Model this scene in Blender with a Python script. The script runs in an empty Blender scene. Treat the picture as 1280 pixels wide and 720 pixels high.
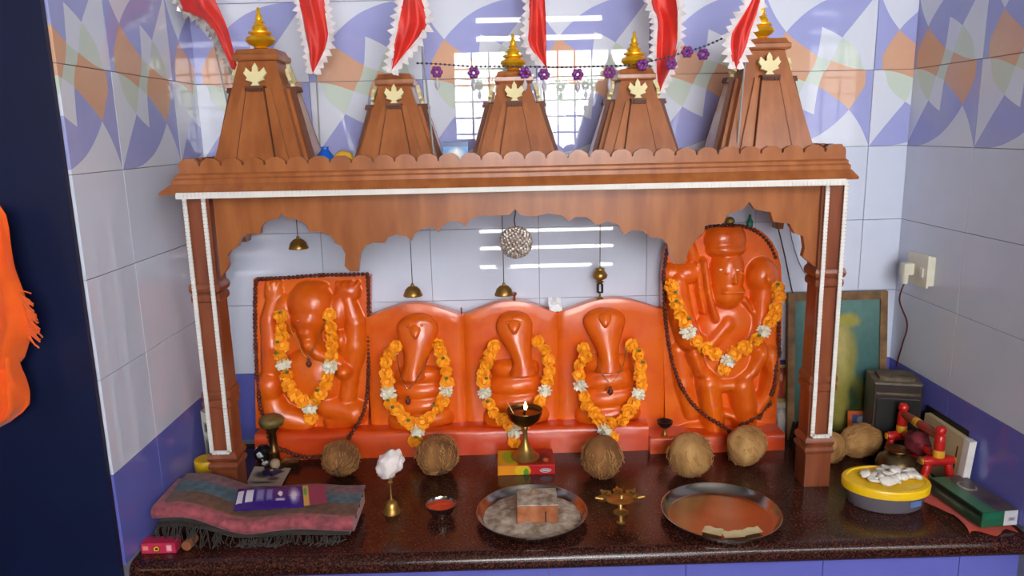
import bpy, bmesh, math, random
from mathutils import Vector, Matrix, noise

random.seed(7)
SC = bpy.context.scene
COL = SC.collection
PI = math.pi

# ------------------------------------------------------------------ camera
CR, CU, CF = Vector((.99963, -.01615, -.02198)), Vector((.0248, .20292, .97888)), Vector((.01135, .97906, -.20324))
CP, FPX = Vector((-.0289, -2.07256, .87414)), 944.67
cam = bpy.data.objects.new('camera', bpy.data.cameras.new('camera'))
COL.objects.link(cam)
cam.matrix_world = Matrix((CR, CU, -CF)).transposed().to_4x4()
cam.matrix_world.translation = CP
cam.data.sensor_width = 36
cam.data.lens = FPX / 1280 * 36
cam.data.clip_start = .02
SC.camera = cam
# ------------------------------------------------------------------ light and exposure
W = bpy.data.worlds.new('daylight'); SC.world = W; W.use_nodes = True
W.node_tree.nodes['Background'].inputs[0].default_value = (.75, .85, 1, 1)
W.node_tree.nodes['Background'].inputs[1].default_value = 1.0
WINDOW_LIGHT = 30.0      # daylight on the grille window in the hall behind the camera
SIDE_LIGHT = 4.0
VS = SC.view_settings
VS.view_transform = 'Standard'; VS.look = 'None'; VS.gamma = 1; VS.use_curve_mapping = False
VS.exposure = -0.05


# ------------------------------------------------------------------ helpers: pixel -> world
def ray(x, y):
    v = CF * FPX + CR * (x - 640) + CU * (360 - y)
    return v / v.y
def P(x, y, Y):                       # point seen at a pixel, on the plane of depth Y
    return CP + ray(x, y) * (Y - CP.y)
def PZ(x, y, z=0.0):                  # the same on a level plane
    v = ray(x, y)
    return CP + v * ((z - CP.z) / v.z)


# ------------------------------------------------------------------ geometry collector
class G:
    def __init__(s): s.v = []; s.f = []; s.uv = {}
    def add(s, vs, fs):
        o = len(s.v); s.v += [Vector(p) for p in vs]; s.f += [tuple(i + o for i in q) for q in fs]; return s
    def join(s, g, M=None):
        return s.add([(M @ p) if M else p for p in g.v], g.f)
    def xf(s, M): s.v = [M @ p for p in s.v]; return s
    def move(s, x, y, z): return s.xf(Matrix.Translation((x, y, z)))
    def box(s, x0, x1, y0, y1, z0, z1, b=0):
        if b <= 0:
            return s.add([(x, y, z) for x in (x0, x1) for y in (y0, y1) for z in (z0, z1)],
                         [(0, 1, 3, 2), (4, 6, 7, 5), (0, 4, 5, 1), (2, 3, 7, 6), (0, 2, 6, 4), (1, 5, 7, 3)])
        bm = bmesh.new(); bmesh.ops.create_cube(bm, size=1)
        for v in bm.verts: v.co = Vector(((x0 + x1) / 2 + v.co.x * (x1 - x0), (y0 + y1) / 2 + v.co.y * (y1 - y0), (z0 + z1) / 2 + v.co.z * (z1 - z0)))
        bmesh.ops.bevel(bm, geom=bm.edges[:], offset=b, segments=2, profile=.6, affect='EDGES')
        s.bm(bm); return s
    def bm(s, bm):
        bm.verts.index_update()
        s.add([v.co.copy() for v in bm.verts], [[v.index for v in f.verts] for f in bm.faces]); bm.free(); return s
    def rings(s, rs, cap=True, close=True):
        n = len(rs[0]); o = len(s.v)
        for r in rs: s.v += [Vector(p) for p in r]
        for i in range(len(rs) - 1):
            for j in range(n if close else n - 1):
                a = o + i * n + j; b = o + i * n + (j + 1) % n
                s.f.append((a, b, b + n, a + n))
        if cap and close:
            s.f.append(tuple(o + j for j in range(n - 1, -1, -1))); k = o + (len(rs) - 1) * n
            s.f.append(tuple(k + j for j in range(n)))
        return s
    def lathe(s, prof, n=24, c=(0, 0, 0), sx=1, sy=1):
        return s.rings([[(c[0] + r * sx * math.cos(2 * PI * j / n), c[1] + r * sy * math.sin(2 * PI * j / n), c[2] + z) for j in range(n)] for r, z in prof])
    def tube(s, pts, r, n=8, cap=True):
        pts = [Vector(p) for p in pts]; rs = []; u = None
        for i, p in enumerate(pts):
            t = (pts[min(i + 1, len(pts) - 1)] - pts[max(i - 1, 0)])
            t = t.normalized() if t.length > 1e-9 else Vector((0, 0, 1))
            if u is None: u = t.orthogonal().normalized()
            u = (u - t * u.dot(t))
            u = u.normalized() if u.length > 1e-6 else t.orthogonal().normalized()
            w = t.cross(u); rr = r[i] if isinstance(r, (list, tuple)) else r
            rs.append([p + (u * math.cos(2 * PI * j / n) + w * math.sin(2 * PI * j / n)) * rr for j in range(n)])
        return s.rings(rs, cap)
    def prism(s, poly, y0, y1, ax='y'):     # polygon in x,z pushed along y
        bm = bmesh.new()
        fv = [bm.verts.new((p[0], y0, p[1])) for p in poly]
        f = bm.faces.new(fv); r = bmesh.ops.extrude_face_region(bm, geom=[f])
        for e in r['geom']:
            if isinstance(e, bmesh.types.BMVert): e.co.y = y1
        big = [q for q in bm.faces if len(q.verts) > 4]
        if big: bmesh.ops.triangulate(bm, faces=big)
        bmesh.ops.recalc_face_normals(bm, faces=bm.faces[:])
        return s.bm(bm)
    def sphere(s, c, r, u=12, v=8, sx=1, sy=1, sz=1):
        rs = []
        for i in range(1, v):
            a = PI * i / v
            rs.append([(c[0] + r * sx * math.sin(a) * math.cos(2 * PI * j / u), c[1] + r * sy * math.sin(a) * math.sin(2 * PI * j / u), c[2] - r * sz * math.cos(a)) for j in range(u)])
        return s.rings(rs)
    def quadgrid(s, rows):               # rows of points, open sheet
        n = len(rows[0]); o = len(s.v)
        for r in rows: s.v += [Vector(p) for p in r]
        for i in range(len(rows) - 1):
            for j in range(n - 1):
                a = o + i * n + j; s.f.append((a, a + 1, a + n + 1, a + n))
        return s
    def mesh(s, name, smooth=40):
        m = bpy.data.meshes.new(name); m.from_pydata([tuple(p) for p in s.v], [], s.f); m.validate(); 
        bm = bmesh.new(); bm.from_mesh(m); bmesh.ops.recalc_face_normals(bm, faces=bm.faces[:]); bm.to_mesh(m); bm.free()
        if smooth:
            m.shade_smooth()
            if smooth < 180: m.set_sharp_from_angle(angle=math.radians(smooth))
        return m


WM = {}                                   # world matrix of everything made
def put(o, parent, M):
    o.matrix_basis = M
    if parent:
        o.parent = parent; o.matrix_parent_inverse = WM[parent.name].inverted()
    WM[o.name] = M
    COL.objects.link(o)
def mk(name, g, mat, parent=None, smooth=40, M=None, label=None, cat=None, group=None, kind=None, mods=None):
    """one mesh object; origin at the bottom centre of the geometry unless M is given"""
    if isinstance(g, G):
        if M is None:
            xs = [p.x for p in g.v]; ys = [p.y for p in g.v]; zs = [p.z for p in g.v]
            c = Vector(((min(xs) + max(xs)) / 2, (min(ys) + max(ys)) / 2, min(zs)))
            g.v = [p - c for p in g.v]; M = Matrix.Translation(c)
        me = g.mesh(name, smooth)
    else: me = g
    if mat and not me.materials: me.materials.append(mat)
    o = bpy.data.objects.new(name, me); put(o, parent, M or Matrix())
    return tag(o, label, cat, group, kind)
def tag(o, label=None, cat=None, group=None, kind=None):
    if label: o['label'] = label
    if cat: o['category'] = cat
    if group: o['group'] = group
    if kind: o['kind'] = kind
    return o
def thing(name, loc, label, cat, group=None):
    o = bpy.data.objects.new(name, None); o.empty_display_size = .05
    put(o, None, Matrix.Translation(loc)); return tag(o, label, cat, group)
def bez(pts, n):                          # Catmull-Rom through points
    pts = [Vector(p) for p in pts]; out = []
    for i in range(len(pts) - 1):
        p0, p1, p2, p3 = pts[max(i - 1, 0)], pts[i], pts[i + 1], pts[min(i + 2, len(pts) - 1)]
        for k in range(n):
            t = k / n
            out.append(.5 * ((2 * p1) + (p2 - p0) * t + (2 * p0 - 5 * p1 + 4 * p2 - p3) * t * t + (3 * p1 - p0 - 3 * p2 + p3) * t ** 3))
    return out + [pts[-1]]
def lerp1(tab, x):
    if x <= tab[0][0]: return tab[0][1:]
    for a, b in zip(tab, tab[1:]):
        if x <= b[0]:
            t = (x - a[0]) / (b[0] - a[0]); return tuple(p + (q - p) * t for p, q in zip(a[1:], b[1:]))
    return tab[-1][1:]


# ------------------------------------------------------------------ materials
def lin(c):
    return tuple((x / 255 / 12.92 if x / 255 <= .04045 else ((x / 255 + .055) / 1.055) ** 2.4) for x in c) + (1,)
class NT:
    def __init__(s, name):
        s.m = bpy.data.materials.new(name); s.m.use_nodes = True; s.t = s.m.node_tree
        s.b = s.t.nodes['Principled BSDF']
    def n(s, typ, **kw):
        o = s.t.nodes.new(typ)
        for k, v in kw.items():
            if k[0] == 'i' and k[1:].isdigit(): s.set(o.inputs[int(k[1:])], v)
            else: setattr(o, k, v)
        return o
    def set(s, sock, v):
        if hasattr(v, 'outputs'): v = v.outputs[0]
        if isinstance(v, bpy.types.NodeSocket): s.t.links.new(v, sock)
        else: sock.default_value = v
    def math(s, op, a, b=0.0, c=0.0):
        return s.n('ShaderNodeMath', operation=op, i0=a, i1=b, i2=c).outputs[0]
    def mix(s, f, a, b):
        o = s.n('ShaderNodeMix', data_type='RGBA'); s.set(o.inputs[0], f); s.set(o.inputs[6], a); s.set(o.inputs[7], b); return o.outputs[2]
    def inp(s, k, v): s.set(s.b.inputs[k], v)
    def coord(s, which='Object'): return s.n('ShaderNodeTexCoord').outputs[which]
    def noise(s, scale, detail=4, vec=None, stretch=None):
        v = vec or s.coord()
        if stretch: v = s.n('ShaderNodeMapping', i0=v, i3=stretch).outputs[0]
        return s.n('ShaderNodeTexNoise', i0=v, i2=scale, i3=detail).outputs[0]
    def ramp(s, f, *stops):
        o = s.n('ShaderNodeValToRGB', i0=f); e = o.color_ramp.elements
        while len(e) < len(stops): e.new(.5)
        for el, (p, c) in zip(e, stops): el.position = p; el.color = c
        return o.outputs[0]
    def bump(s, h, strength=.3, dist=.002):
        o = s.n('ShaderNodeBump'); o.inputs['Strength'].default_value = strength; o.inputs['Distance'].default_value = dist
        s.set(o.inputs['Height'], h); s.inp('Normal', o.outputs[0])
def mat(name, c, c2=None, rough=.5, metal=0, scale=40, stretch=None, bump=0, bscale=None, coat=0, trans=0, emit=0, ior=None, sheen=0, contrast=(.35, .65), alpha=None, bdist=.002):
    t = NT(name)
    if c2:
        f = t.ramp(t.noise(scale, 5, stretch=stretch), (contrast[0], lin(c)), (contrast[1], lin(c2))); t.inp('Base Color', f)
    else:
        k = .93
        f = t.ramp(t.noise(scale, 3, stretch=stretch), (.3, tuple(x * k for x in lin(c)[:3]) + (1,)), (.7, lin(c))); t.inp('Base Color', f)
    t.inp('Roughness', rough); t.inp('Metallic', metal)
    if coat: t.inp('Coat Weight', coat); t.inp('Coat Roughness', .08)
    if trans: t.inp('Transmission Weight', trans)
    if ior: t.inp('IOR', ior)
    if sheen: t.inp('Sheen Weight', sheen)
    if alpha: t.inp('Alpha', alpha)
    if emit: t.inp('Emission Color', lin(c)); t.inp('Emission Strength', emit)
    if bump: t.bump(t.noise(bscale or scale * 2, 4, stretch=stretch), bump, bdist)
    return t.m
def print_mat(name, base, shapes, rough=.45, noise_amt=.15, nscale=30):
    """flat print: ellipses ('e') and rectangles ('r') of colour laid over a ground, in UV"""
    t = NT(name); uv = t.coord('UV'); xyz = t.n('ShaderNodeSeparateXYZ', i0=uv)
    wob = t.noise(6, 3, vec=uv)
    w = t.math('MULTIPLY', t.math('SUBTRACT', wob, .5), .06)
    u = t.math('ADD', xyz.outputs[0], w); v = t.math('SUBTRACT', xyz.outputs[1], w)
    c = lin(base)
    for sh in shapes:
        k, cx, cy, rx, ry, colr = sh[:6]; soft = sh[6] if len(sh) > 6 else .12
        uu, vv = (u, v) if k == 'e' else (xyz.outputs[0], xyz.outputs[1])
        a = t.math('DIVIDE', t.math('SUBTRACT', uu, cx), rx); b = t.math('DIVIDE', t.math('SUBTRACT', vv, cy), ry)
        if k == 'e': d = t.math('SQRT', t.math('ADD', t.math('MULTIPLY', a, a), t.math('MULTIPLY', b, b)))
        else: d = t.math('MAXIMUM', t.math('ABSOLUTE', a), t.math('ABSOLUTE', b))
        f = t.n('ShaderNodeMapRange', i0=d, i1=1 - soft, i2=1 + soft, i3=1.0, i4=0.0).outputs[0]
        c = t.mix(f, c, lin(colr))
    n = t.noise(nscale, 5, vec=uv)
    c = t.mix(t.math('MULTIPLY', n, noise_amt * 2), c, (.03, .03, .03, 1))
    t.inp('Base Color', c); t.inp('Roughness', rough)
    return t.m


M_ = {}
# glazed tile: white, lavender-blue, mural
def tile_mat(name, c, spec_r=.014):
    t = NT(name)
    t.inp('Base Color', t.ramp(t.noise(9, 4), (.3, lin(c)), (.7, lin([min(255, x + 5) for x in c]))))
    t.inp('Roughness', spec_r); t.inp('IOR', 1.5)
    z = t.n('ShaderNodeSeparateXYZ', i0=t.coord()).outputs[2]
    ridges = t.math('POWER', t.math('ABSOLUTE', t.math('SINE', t.math('MULTIPLY', z, PI / .066))), .25)
    t.bump(ridges, .04, .0003)
    return t.m
M_['tile'] = tile_mat('white_glazed_tile', (213, 220, 236))
M_['tile_blue'] = tile_mat('lavender_blue_tile', (104, 108, 190), .05)
def mural_mat():
    t = NT('mural_tile'); xyz = t.n('ShaderNodeSeparateXYZ', i0=t.coord('UV')); u, v = xyz.outputs[0], xyz.outputs[1]
    def curve(x, pts):
        o = t.n('ShaderNodeFloatCurve', i0=1.0, i1=x); c = o.mapping.curves[0]
        while len(c.points) < len(pts): c.points.new(.5, .5)
        for p, (a, b) in zip(c.points, pts): p.location = (a, b); p.handle_type = 'AUTO'
        o.mapping.update(); return o.outputs[0]
    S1 = curve(v, [(0, 0), (.2, .1), (.42, .216), (.58, .3), (.86, .385), (1, .43)])
    S2 = curve(v, [(0, .48), (.42, .485), (.6, .495), (.85, .52), (1, .56)])
    Fc = curve(u, [(0, 1), (.08, 1), (.14, .8), (.2, .69), (.3, .58), (.5, .43), (1, .2)])
    D = curve(u, [(0, 1), (.17, .975), (.39, .87), (.5, .81), (.62, .7), (.8, .49), (1, 0)])
    A = curve(u, [(0, 0), (.25, .015), (.45, .1), (.57, .19), (.7, .34), (.79, .48), (.92, .78), (1, 1)])
    gt = lambda a, b: t.math('GREATER_THAN', a, b)
    white, lav, orange, green = lin((222, 228, 240)), lin((164, 170, 224)), lin((222, 172, 138)), lin((206, 220, 206))
    aD, aF, aA = gt(v, D), gt(v, Fc), gt(v, A)
    left = t.mix(aF, white, t.mix(aD, green, orange))
    mid = t.mix(aF, lav, t.mix(aD, white, green))
    right = t.mix(aA, t.mix(aD, white, lav), t.mix(aD, lav, t.mix(gt(u, .93), orange, lav)))
    isR = t.math('MAXIMUM', gt(u, S2), t.math('LESS_THAN', v, .42))
    c = t.mix(gt(S1, u), t.mix(isR, mid, right), left)
    t.inp('Base Color', t.mix(t.math('MULTIPLY', t.noise(25, 4), .12), c, lin((235, 235, 240))))
    t.inp('Roughness', .014); t.inp('IOR', 1.52)
    return t.m
M_['mural'] = mural_mat()
M_['grout'] = mat('grey_grout', (140, 142, 156), rough=.9)
M_['plaster'] = mat('hall_plaster', (66, 60, 56), rough=.9, scale=4)
M_['floor'] = mat('hall_floor', (70, 60, 54), (56, 48, 44), rough=.35, scale=6)
M_['navy'] = mat('navy_paint', (8, 22, 62), (6, 18, 54), rough=.5, scale=6)
def granite():
    t = NT('brown_granite')
    n1 = t.noise(260, 3); n2 = t.noise(60, 5)
    c = t.ramp(n1, (.38, lin((26, 13, 11))), (.52, lin((64, 31, 24))), (.68, lin((112, 64, 48))))
    t.inp('Base Color', t.mix(t.math('MULTIPLY', n2, .7), c, lin((40, 18, 14))))
    t.inp('Roughness', .22); return t.m
M_['granite'] = granite()
M_['wood'] = mat('orange_brown_wood', (170, 102, 54), (146, 82, 40), rough=.32, scale=30, stretch=(1, 1, .18), coat=.15, bump=.03)
M_['wood_dark'] = mat('reddish_brown_wood', (140, 76, 46), (116, 58, 34), rough=.35, scale=30, stretch=(1, 1, .2), coat=.1)
M_['groove'] = mat('dark_wood_groove', (96, 48, 24), rough=.6)
M_['lace'] = mat('white_beaded_trim', (232, 228, 220), rough=.6)
M_['gold'] = mat('gold_paint', (240, 190, 36), (224, 160, 20), rough=.32, metal=.45, scale=20)
M_['brass'] = mat('aged_brass', (186, 148, 78), (150, 112, 56), rough=.33, metal=.75, scale=30)
M_['brass_dark'] = mat('oiled_bronze', (120, 88, 50), (84, 56, 34), rough=.35, metal=.9, scale=25)
M_['steel'] = mat('stainless_steel', (196, 190, 184), (176, 168, 160), rough=.2, metal=1, scale=12)
M_['cream'] = mat('cream_ornament', (232, 218, 164), rough=.5)
def enamel(name, c, c2, c3):
    t = NT(name)
    a = t.ramp(t.noise(7, 4), (.35, lin(c)), (.65, lin(c2)))
    t.inp('Base Color', t.mix(t.ramp(t.noise(22, 5), (.5, (0, 0, 0, 1)), (.75, (.6, .6, .6, 1))), a, lin(c3)))
    t.inp('Roughness', .34); t.inp('Coat Weight', .35); t.inp('Coat Roughness', .12)
    t.bump(t.noise(55, 4), .25, .003); return t.m
M_['orange'] = enamel('vermilion_enamel', (232, 108, 16), (224, 92, 12), (210, 64, 12))
M_['orange_red'] = enamel('red_vermilion_enamel', (216, 80, 14), (206, 64, 12), (188, 42, 12))
M_['marigold'] = mat('marigold_petals', (255, 184, 24), (250, 146, 8), rough=.7, scale=60)
M_['white_petal'] = mat('white_petals', (244, 240, 222), (222, 218, 190), rough=.7, scale=60)
M_['leafgreen'] = mat('green_stem', (92, 116, 40), rough=.7)
M_['bead'] = mat('brown_seed_bead', (112, 44, 26), (78, 28, 18), rough=.6, scale=150, bump=.4)
M_['thread'] = mat('dark_thread', (70, 58, 50), rough=.8)
M_['coconut'] = mat('coconut_husk', (158, 108, 58), (108, 68, 34), rough=.9, scale=22, stretch=(1, 1, .15), bump=.7, bscale=70, bdist=.004)
M_['coconut_pale'] = mat('pale_coconut_husk', (194, 152, 94), (150, 106, 56), rough=.9, scale=22, stretch=(1, 1, .15), bump=.7, bscale=70, bdist=.004)
M_['fibre'] = mat('husk_fibre', (204, 156, 94), (160, 110, 58), rough=.9)
def cloth(name, c, c2=None, scale=30, rough=.85):
    return mat(name, c, c2 or [int(x * .85) for x in c], rough=rough, scale=scale, bump=.25, bscale=400, sheen=.2)
M_['red_cloth'] = cloth('red_satin', (222, 44, 26), (200, 28, 20), 12, .5)
M_['white_fringe'] = cloth('white_fringe', (236, 226, 226))
M_['silver_fringe'] = mat('silver_fringe', (190, 186, 176), (140, 132, 120), rough=.35, metal=.5, scale=80)
M_['saffron'] = cloth('saffron_cloth', (246, 104, 10), (236, 86, 4), 10)
M_['black'] = mat('black_plastic', (20, 18, 18), rough=.4)
M_['ivory'] = mat('ivory_plastic', (226, 222, 200), rough=.35)
M_['yellow'] = mat('yellow_plastic', (244, 196, 22), rough=.35)
M_['paper'] = mat('white_paper', (228, 224, 216), (200, 196, 190), rough=.8, scale=12)
M_['old_paper'] = mat('old_cream_paper', (216, 200, 156), (190, 170, 124), rough=.8, scale=20)
M_['ash'] = mat('grey_ash', (200, 186, 168), (138, 120, 100), rough=.95, scale=50, bump=.8, bscale=120, bdist=.004)


# ================================================================== STRUCTURE
XL, XR, ZC = -.831, 1.085, 0.0     # masonry faces; glazed tile stands 7 mm proud
HZ0, HZ1, YR, HX = -.78, 2.15, -3.4, 3.1
def plain(name, g, m, **k): return mk(name, g, m, kind='structure', smooth=0, **k)
plain('floor', G().box(-HX - .1, HX + .1, YR - .1, .1, HZ0 - .1, HZ0), M_['floor'])
plain('ceiling', G().box(-HX - .1, HX + .1, YR - .1, .1, HZ1, HZ1 + .1), mat('hall_ceiling', (150, 146, 140), rough=.9, scale=4))
wall_back = plain('wall_back', G().box(XL - .12, XR + .12, .007, .127, HZ0, HZ1), M_['grout'])
wall_left = plain('wall_left', G().box(XL - .12, XL, -.645, .007, HZ0, HZ1), M_['grout'])
wall_right = plain('wall_right', G().box(XR, XR + .12, -.70, .007, HZ0, HZ1), M_['grout'])
plain('wall_front_left', G().box(-HX, -1.76, -.72, -.60, HZ0, HZ1), M_['plaster'])
plain('wall_front_right', G().box(XR + .02, HX, -.82, -.70, HZ0, HZ1), M_['plaster'])
plain('wall_hall_left', G().box(-HX - .1, -HX, YR, -.6, HZ0, HZ1), M_['plaster'])
plain('wall_hall_right', G().box(HX, HX + .1, YR, -.6, HZ0, HZ1), M_['plaster'])
plain('wall_rear', G().box(-HX, HX, YR - .12, YR, HZ0, HZ1), M_['plaster'])

# tiles: rows with their kind
ZROWS = [(.0124, .2124, 'tile_blue'), (.2124, .4124, 'tile'), (.4124, .6124, 'tile'), (.6124, .8124, 'tile'),
         (.8124, 1.0124, 'mural'), (1.0124, 1.2124, 'mural'), (1.2124, 1.4124, 'tile')]
TG = .0014
_tc = {}
def tile_mesh(a, b, full, kind, up):      # tile between a and b along u, within a full tile 0...3
    key = (round(a, 4), round(b, 4), kind, up)
    if key in _tc: return _tc[key]
    g = G(); w = b - a; e = .0006; t = .007
    rs = []
    for o, d in ((0, 0), (0, t - e), (e, t)):
        rs.append([(TG / 2 + o, -d, TG / 2 + o), (w - TG / 2 - o, -d, TG / 2 + o), (w - TG / 2 - o, -d, .2 - TG / 2 - o), (TG / 2 + o, -d, .2 - TG / 2 - o)])
    g.rings(rs)
    me = g.mesh('tile', 0)
    uvl = me.uv_layers.new(name='UVMap')
    for lp in me.loops:
        c = me.vertices[lp.vertex_index].co
        uu, vv = (c.x + a) / .3, c.z / .2
        uvl.data[lp.index].uv = (1 - uu, 1 - vv) if up else (uu, vv)
    me.materials.append(M_[kind]); _tc[key] = me
    return me
def tile_wall(parent, origin, ang, joints, length, rows=ZROWS):
    # along the wall from u=0 to u=length; joints lists where full tiles begin
    R = Matrix.Translation(origin) @ Matrix.Rotation(ang, 4, 'Z')
    for z0, z1, kind in rows:
        for j in joints:
            a, b = max(j, 0), min(j + .3, length)
            if b - a < .01: continue
            me = tile_mesh(a - j, b - j, .3, kind, kind == 'mural' and z0 > .9)
            o = bpy.data.objects.new('tile', me)
            put(o, parent, R @ Matrix.Translation((a, 0, z0)))
tile_wall(wall_back, (XL, .007, 0), 0, [.003 - .3, .003] + [.303 + .3 * k for k in range(6)], XR - XL)
tile_wall(wall_left, (XL, -.645, 0), PI / 2, [-.104 + .3 * k for k in range(3)], .645)
tile_wall(wall_right, (XR, 0, 0), -PI / 2, [-.006 + .3 * k for k in range(3)], .70)

# counter: base faced with tiles, polished stone top with a rounded nosing
wall_counter = plain('wall_counter', G().box(XL, XR, -.585, -.0, HZ0, -.046), M_['grout'])
tile_wall(wall_counter, (XL, -.585, 0), 0, [-.016 + .3 * k for k in range(7)], XR - XL, [(-.25, -.05, 'tile_blue'), (-.45, -.25, 'tile_blue'), (-.65, -.45, 'tile_blue')])
prof = [(-.0005, -.045), (-.0005, 0)]
prof = [(0, -.045), (0, 0), (-.60, 0)] + [(-.605 - .0225 * math.sin(a * PI / 8), -.0225 + .0225 * math.cos(a * PI / 8)) for a in range(9)] + [(-.60, -.045)]
g = G(); g.rings([[(x, y, z) for y, z in prof] for x in (XL + .001, XR - .001)])
mk('counter_top', g, M_['granite'], label='dark brown polished granite counter top with a rounded front edge', cat='counter')

# navy door leaf folded against the front of the left wall
door = plain('door_1', G().box(-1.75, -.828, -.660, -.648, HZ0, HZ1), M_['navy'])
# hall windows behind the camera, plus a clerestory added for light: bright daylight, grille bars, louvre slats
def emitter(name, c, s):
    t = NT(name); t.inp('Base Color', (0, 0, 0, 1)); t.inp('Emission Color', lin(c))
    n = t.noise(1.5, 2); t.inp('Emission Strength', t.math('MULTIPLY', t.math('ADD', .85, t.math('MULTIPLY', n, .3)), s)); return t.m
M_['daylight'] = emitter('window_daylight', (250, 249, 252), WINDOW_LIGHT)
M_['daylight_side'] = emitter('side_window_daylight', (255, 226, 190), SIDE_LIGHT)
M_['frame'] = mat('window_frame_paint', (150, 150, 150), rough=.5)
def window(i, x0, x1, z0, z1, m, nx, nz):
    w = plain('window_%d' % i, G().box(x0, x1, YR, YR + .01, z0, z1), m)
    g = G()
    for a, b, c, d in ((x0 - .05, x0, z0 - .05, z1 + .05), (x1, x1 + .05, z0 - .05, z1 + .05), (x0, x1, z0 - .05, z0), (x0, x1, z1, z1 + .05)): g.box(a, b, YR, YR + .04, c, d)
    mk('window_frame', g, M_['frame'], w, 0)
    for k in range(1, nx): x = x0 + (x1 - x0) * k / nx; mk('grille_bar', G().box(x - .006, x + .006, YR + .015, YR + .03, z0, z1), M_['frame'], w, 0)
    for k in range(1, nz): z = z0 + (z1 - z0) * k / nz; mk('grille_bar', G().box(x0, x1, YR + .015, YR + .03, z - .006, z + .006), M_['frame'], w, 0)
    return w
def louvre(i, x0, x1, zs, m, h):
    w = plain('window_%d' % i, G().box(x0, x1, YR, YR + .006, min(zs) - h, max(zs) + h), m)
    zz = sorted(zs); ed = [zz[0] - .08] + zz + [zz[-1] + .08]
    for a, b in zip(ed, ed[1:]): mk('louvre_slat', G().box(x0 - .03, x1 + .03, YR + .008, YR + .03, a + h / 2, b - h / 2), M_['frame'], w, 0)
pv = lambda x, y: P(x, y, -YR)
p0, p1 = pv(572, 188), pv(782, 62)
window(1, p0.x, p1.x, p0.z, p1.z, M_['daylight'], 10, 6)
louvre(2, pv(596, 60).x, pv(752, 60).x, [pv(660, 48).z, pv(660, 25).z], M_['daylight'], .035)
louvre(3, pv(600, 300).x, pv(766, 300).x, [pv(660, 287).z, pv(660, 309).z, pv(660, 332).z], M_['daylight'], .03)
window(6, .3, 2.7, 1.82, 2.1, M_['daylight'], 12, 2)  # added clerestory, out of view: throws extra daylight from high on the right
window(4, -2.5, -1.95, .75, 1.5, M_['daylight_side'], 4, 3)
window(5, 2.1, 2.55, .75, 1.42, emitter('right_window_daylight', (244, 240, 232), 9.0), 4, 3)

# ================================================================== WOODEN SHRINE
YF = -.36
shrine = thing('wooden_shrine', (0, -.2, 0), 'orange-brown wooden shrine canopy with scalloped arches, two columns and five spires', 'shrine')
# roof cornice: stepped rings round a rectangle
def rect(x0, x1, y0, y1, z): return [(x0, y0, z), (x1, y0, z), (x1, y1, z), (x0, y1, z)]
def cring(o, z): return rect(-.747 - o * .85, .750 + o * .45, YF - o * .6, -.02, z)
mk('cornice', G().rings([cring(.0, .752), cring(.042, .752), cring(.044, .757), cring(.022, .772), cring(.016, .774), cring(.016, .783), cring(.008, .787), cring(.008, .793), cring(0, .797)]), M_['wood'], shrine, 20)
mk('roof_board', G().box(-.745, .75, YF + .003, -.02, .797, .8), M_['wood'], shrine, 0)
# scalloped parapet on the front and both sides
def scallop(L, n, z0, z1, z2):
    p = [(0, z0)]
    w = L / n
    for k in range(n):
        a = k * w
        p += [(a + w * .03, z1), (a + w * .07, z1 + (z2 - z1) * .5), (a + w * .2, z2 - (z2 - z1) * .22), (a + w * .33, z2), (a + w * .67, z2), (a + w * .8, z2 - (z2 - z1) * .22), (a + w * .93, z1 + (z2 - z1) * .5), (a + w * .97, z1)]
    return p + [(L, z0)]
def strip_prism(poly_top, z0, y0, y1):      # polygon whose bottom is flat: built as column quads
    g = G(); pts = poly_top[1:-1]; xs = [p[0] for p in pts]
    fr = [[(x, y0, z0) for x in xs], [(p[0], y0, p[1]) for p in pts]]
    rows = fr + [[(p[0], y1, p[1]) for p in pts], [(x, y1, z0) for x in xs]]
    return g.quadgrid(rows)
g = strip_prism(scallop(1.497, 31, .797, .813, .829), .797, 0, .014).move(-.747, YF, 0)
mk('parapet', g, M_['wood'], shrine, 12)
for s in (-.747, .752):
    g = strip_prism(scallop(.32, 7, .797, .813, .829), .797, 0, .012)
    g.xf(Matrix.Rotation(PI / 2, 4, 'Z')).move(s if s > 0 else s + .012, YF + .016, 0)
    mk('parapet', g, M_['wood'], shrine, 12)
# arch panel: outline measured on the front plane
AZ = []
def az(x0, y0, k, pts): AZ.extend((x0 + a / k, y0 + b / k) for a, b in pts)
az(200, 220, 3, [(228, 380), (250, 350), (256, 335), (252, 300), (262, 282), (293, 264), (300, 236), (322, 220), (376, 216), (379, 190), (396, 172), (444, 158), (459, 138), (474, 158), (520, 165), (549, 184), (558, 208), (602, 210), (642, 225), (656, 250), (681, 263), (695, 292), (692, 338), (712, 358)])
az(420, 220, 3, [(84, 358), (91, 292), (110, 262), (140, 250), (182, 250), (195, 230), (225, 220), (263, 226), (283, 243), (295, 215), (330, 195), (368, 193), (385, 212), (396, 190), (425, 171), (460, 171), (486, 190), (502, 165), (540, 149), (600, 150), (652, 146), (672, 125), (690, 146), (740, 153), (800, 140), (850, 151), (872, 170)])
az(700, 220, 3, [(60, 154), (100, 155), (140, 185), (180, 170), (220, 185), (240, 222), (270, 203), (310, 206), (340, 230), (380, 234), (404, 256), (414, 300), (430, 331), (470, 328), (482, 280), (508, 242), (538, 214), (545, 184), (614, 178), (626, 146), (690, 122), (710, 97), (730, 125), (790, 136), (800, 172), (860, 179), (881, 216), (912, 226), (918, 270), (910, 302), (948, 334), (962, 345)])
pp = [P(x, y, YF + .012) for x, y in AZ]
xs = [p.x for p in pp]; zz = [p.z for p in pp]
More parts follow.
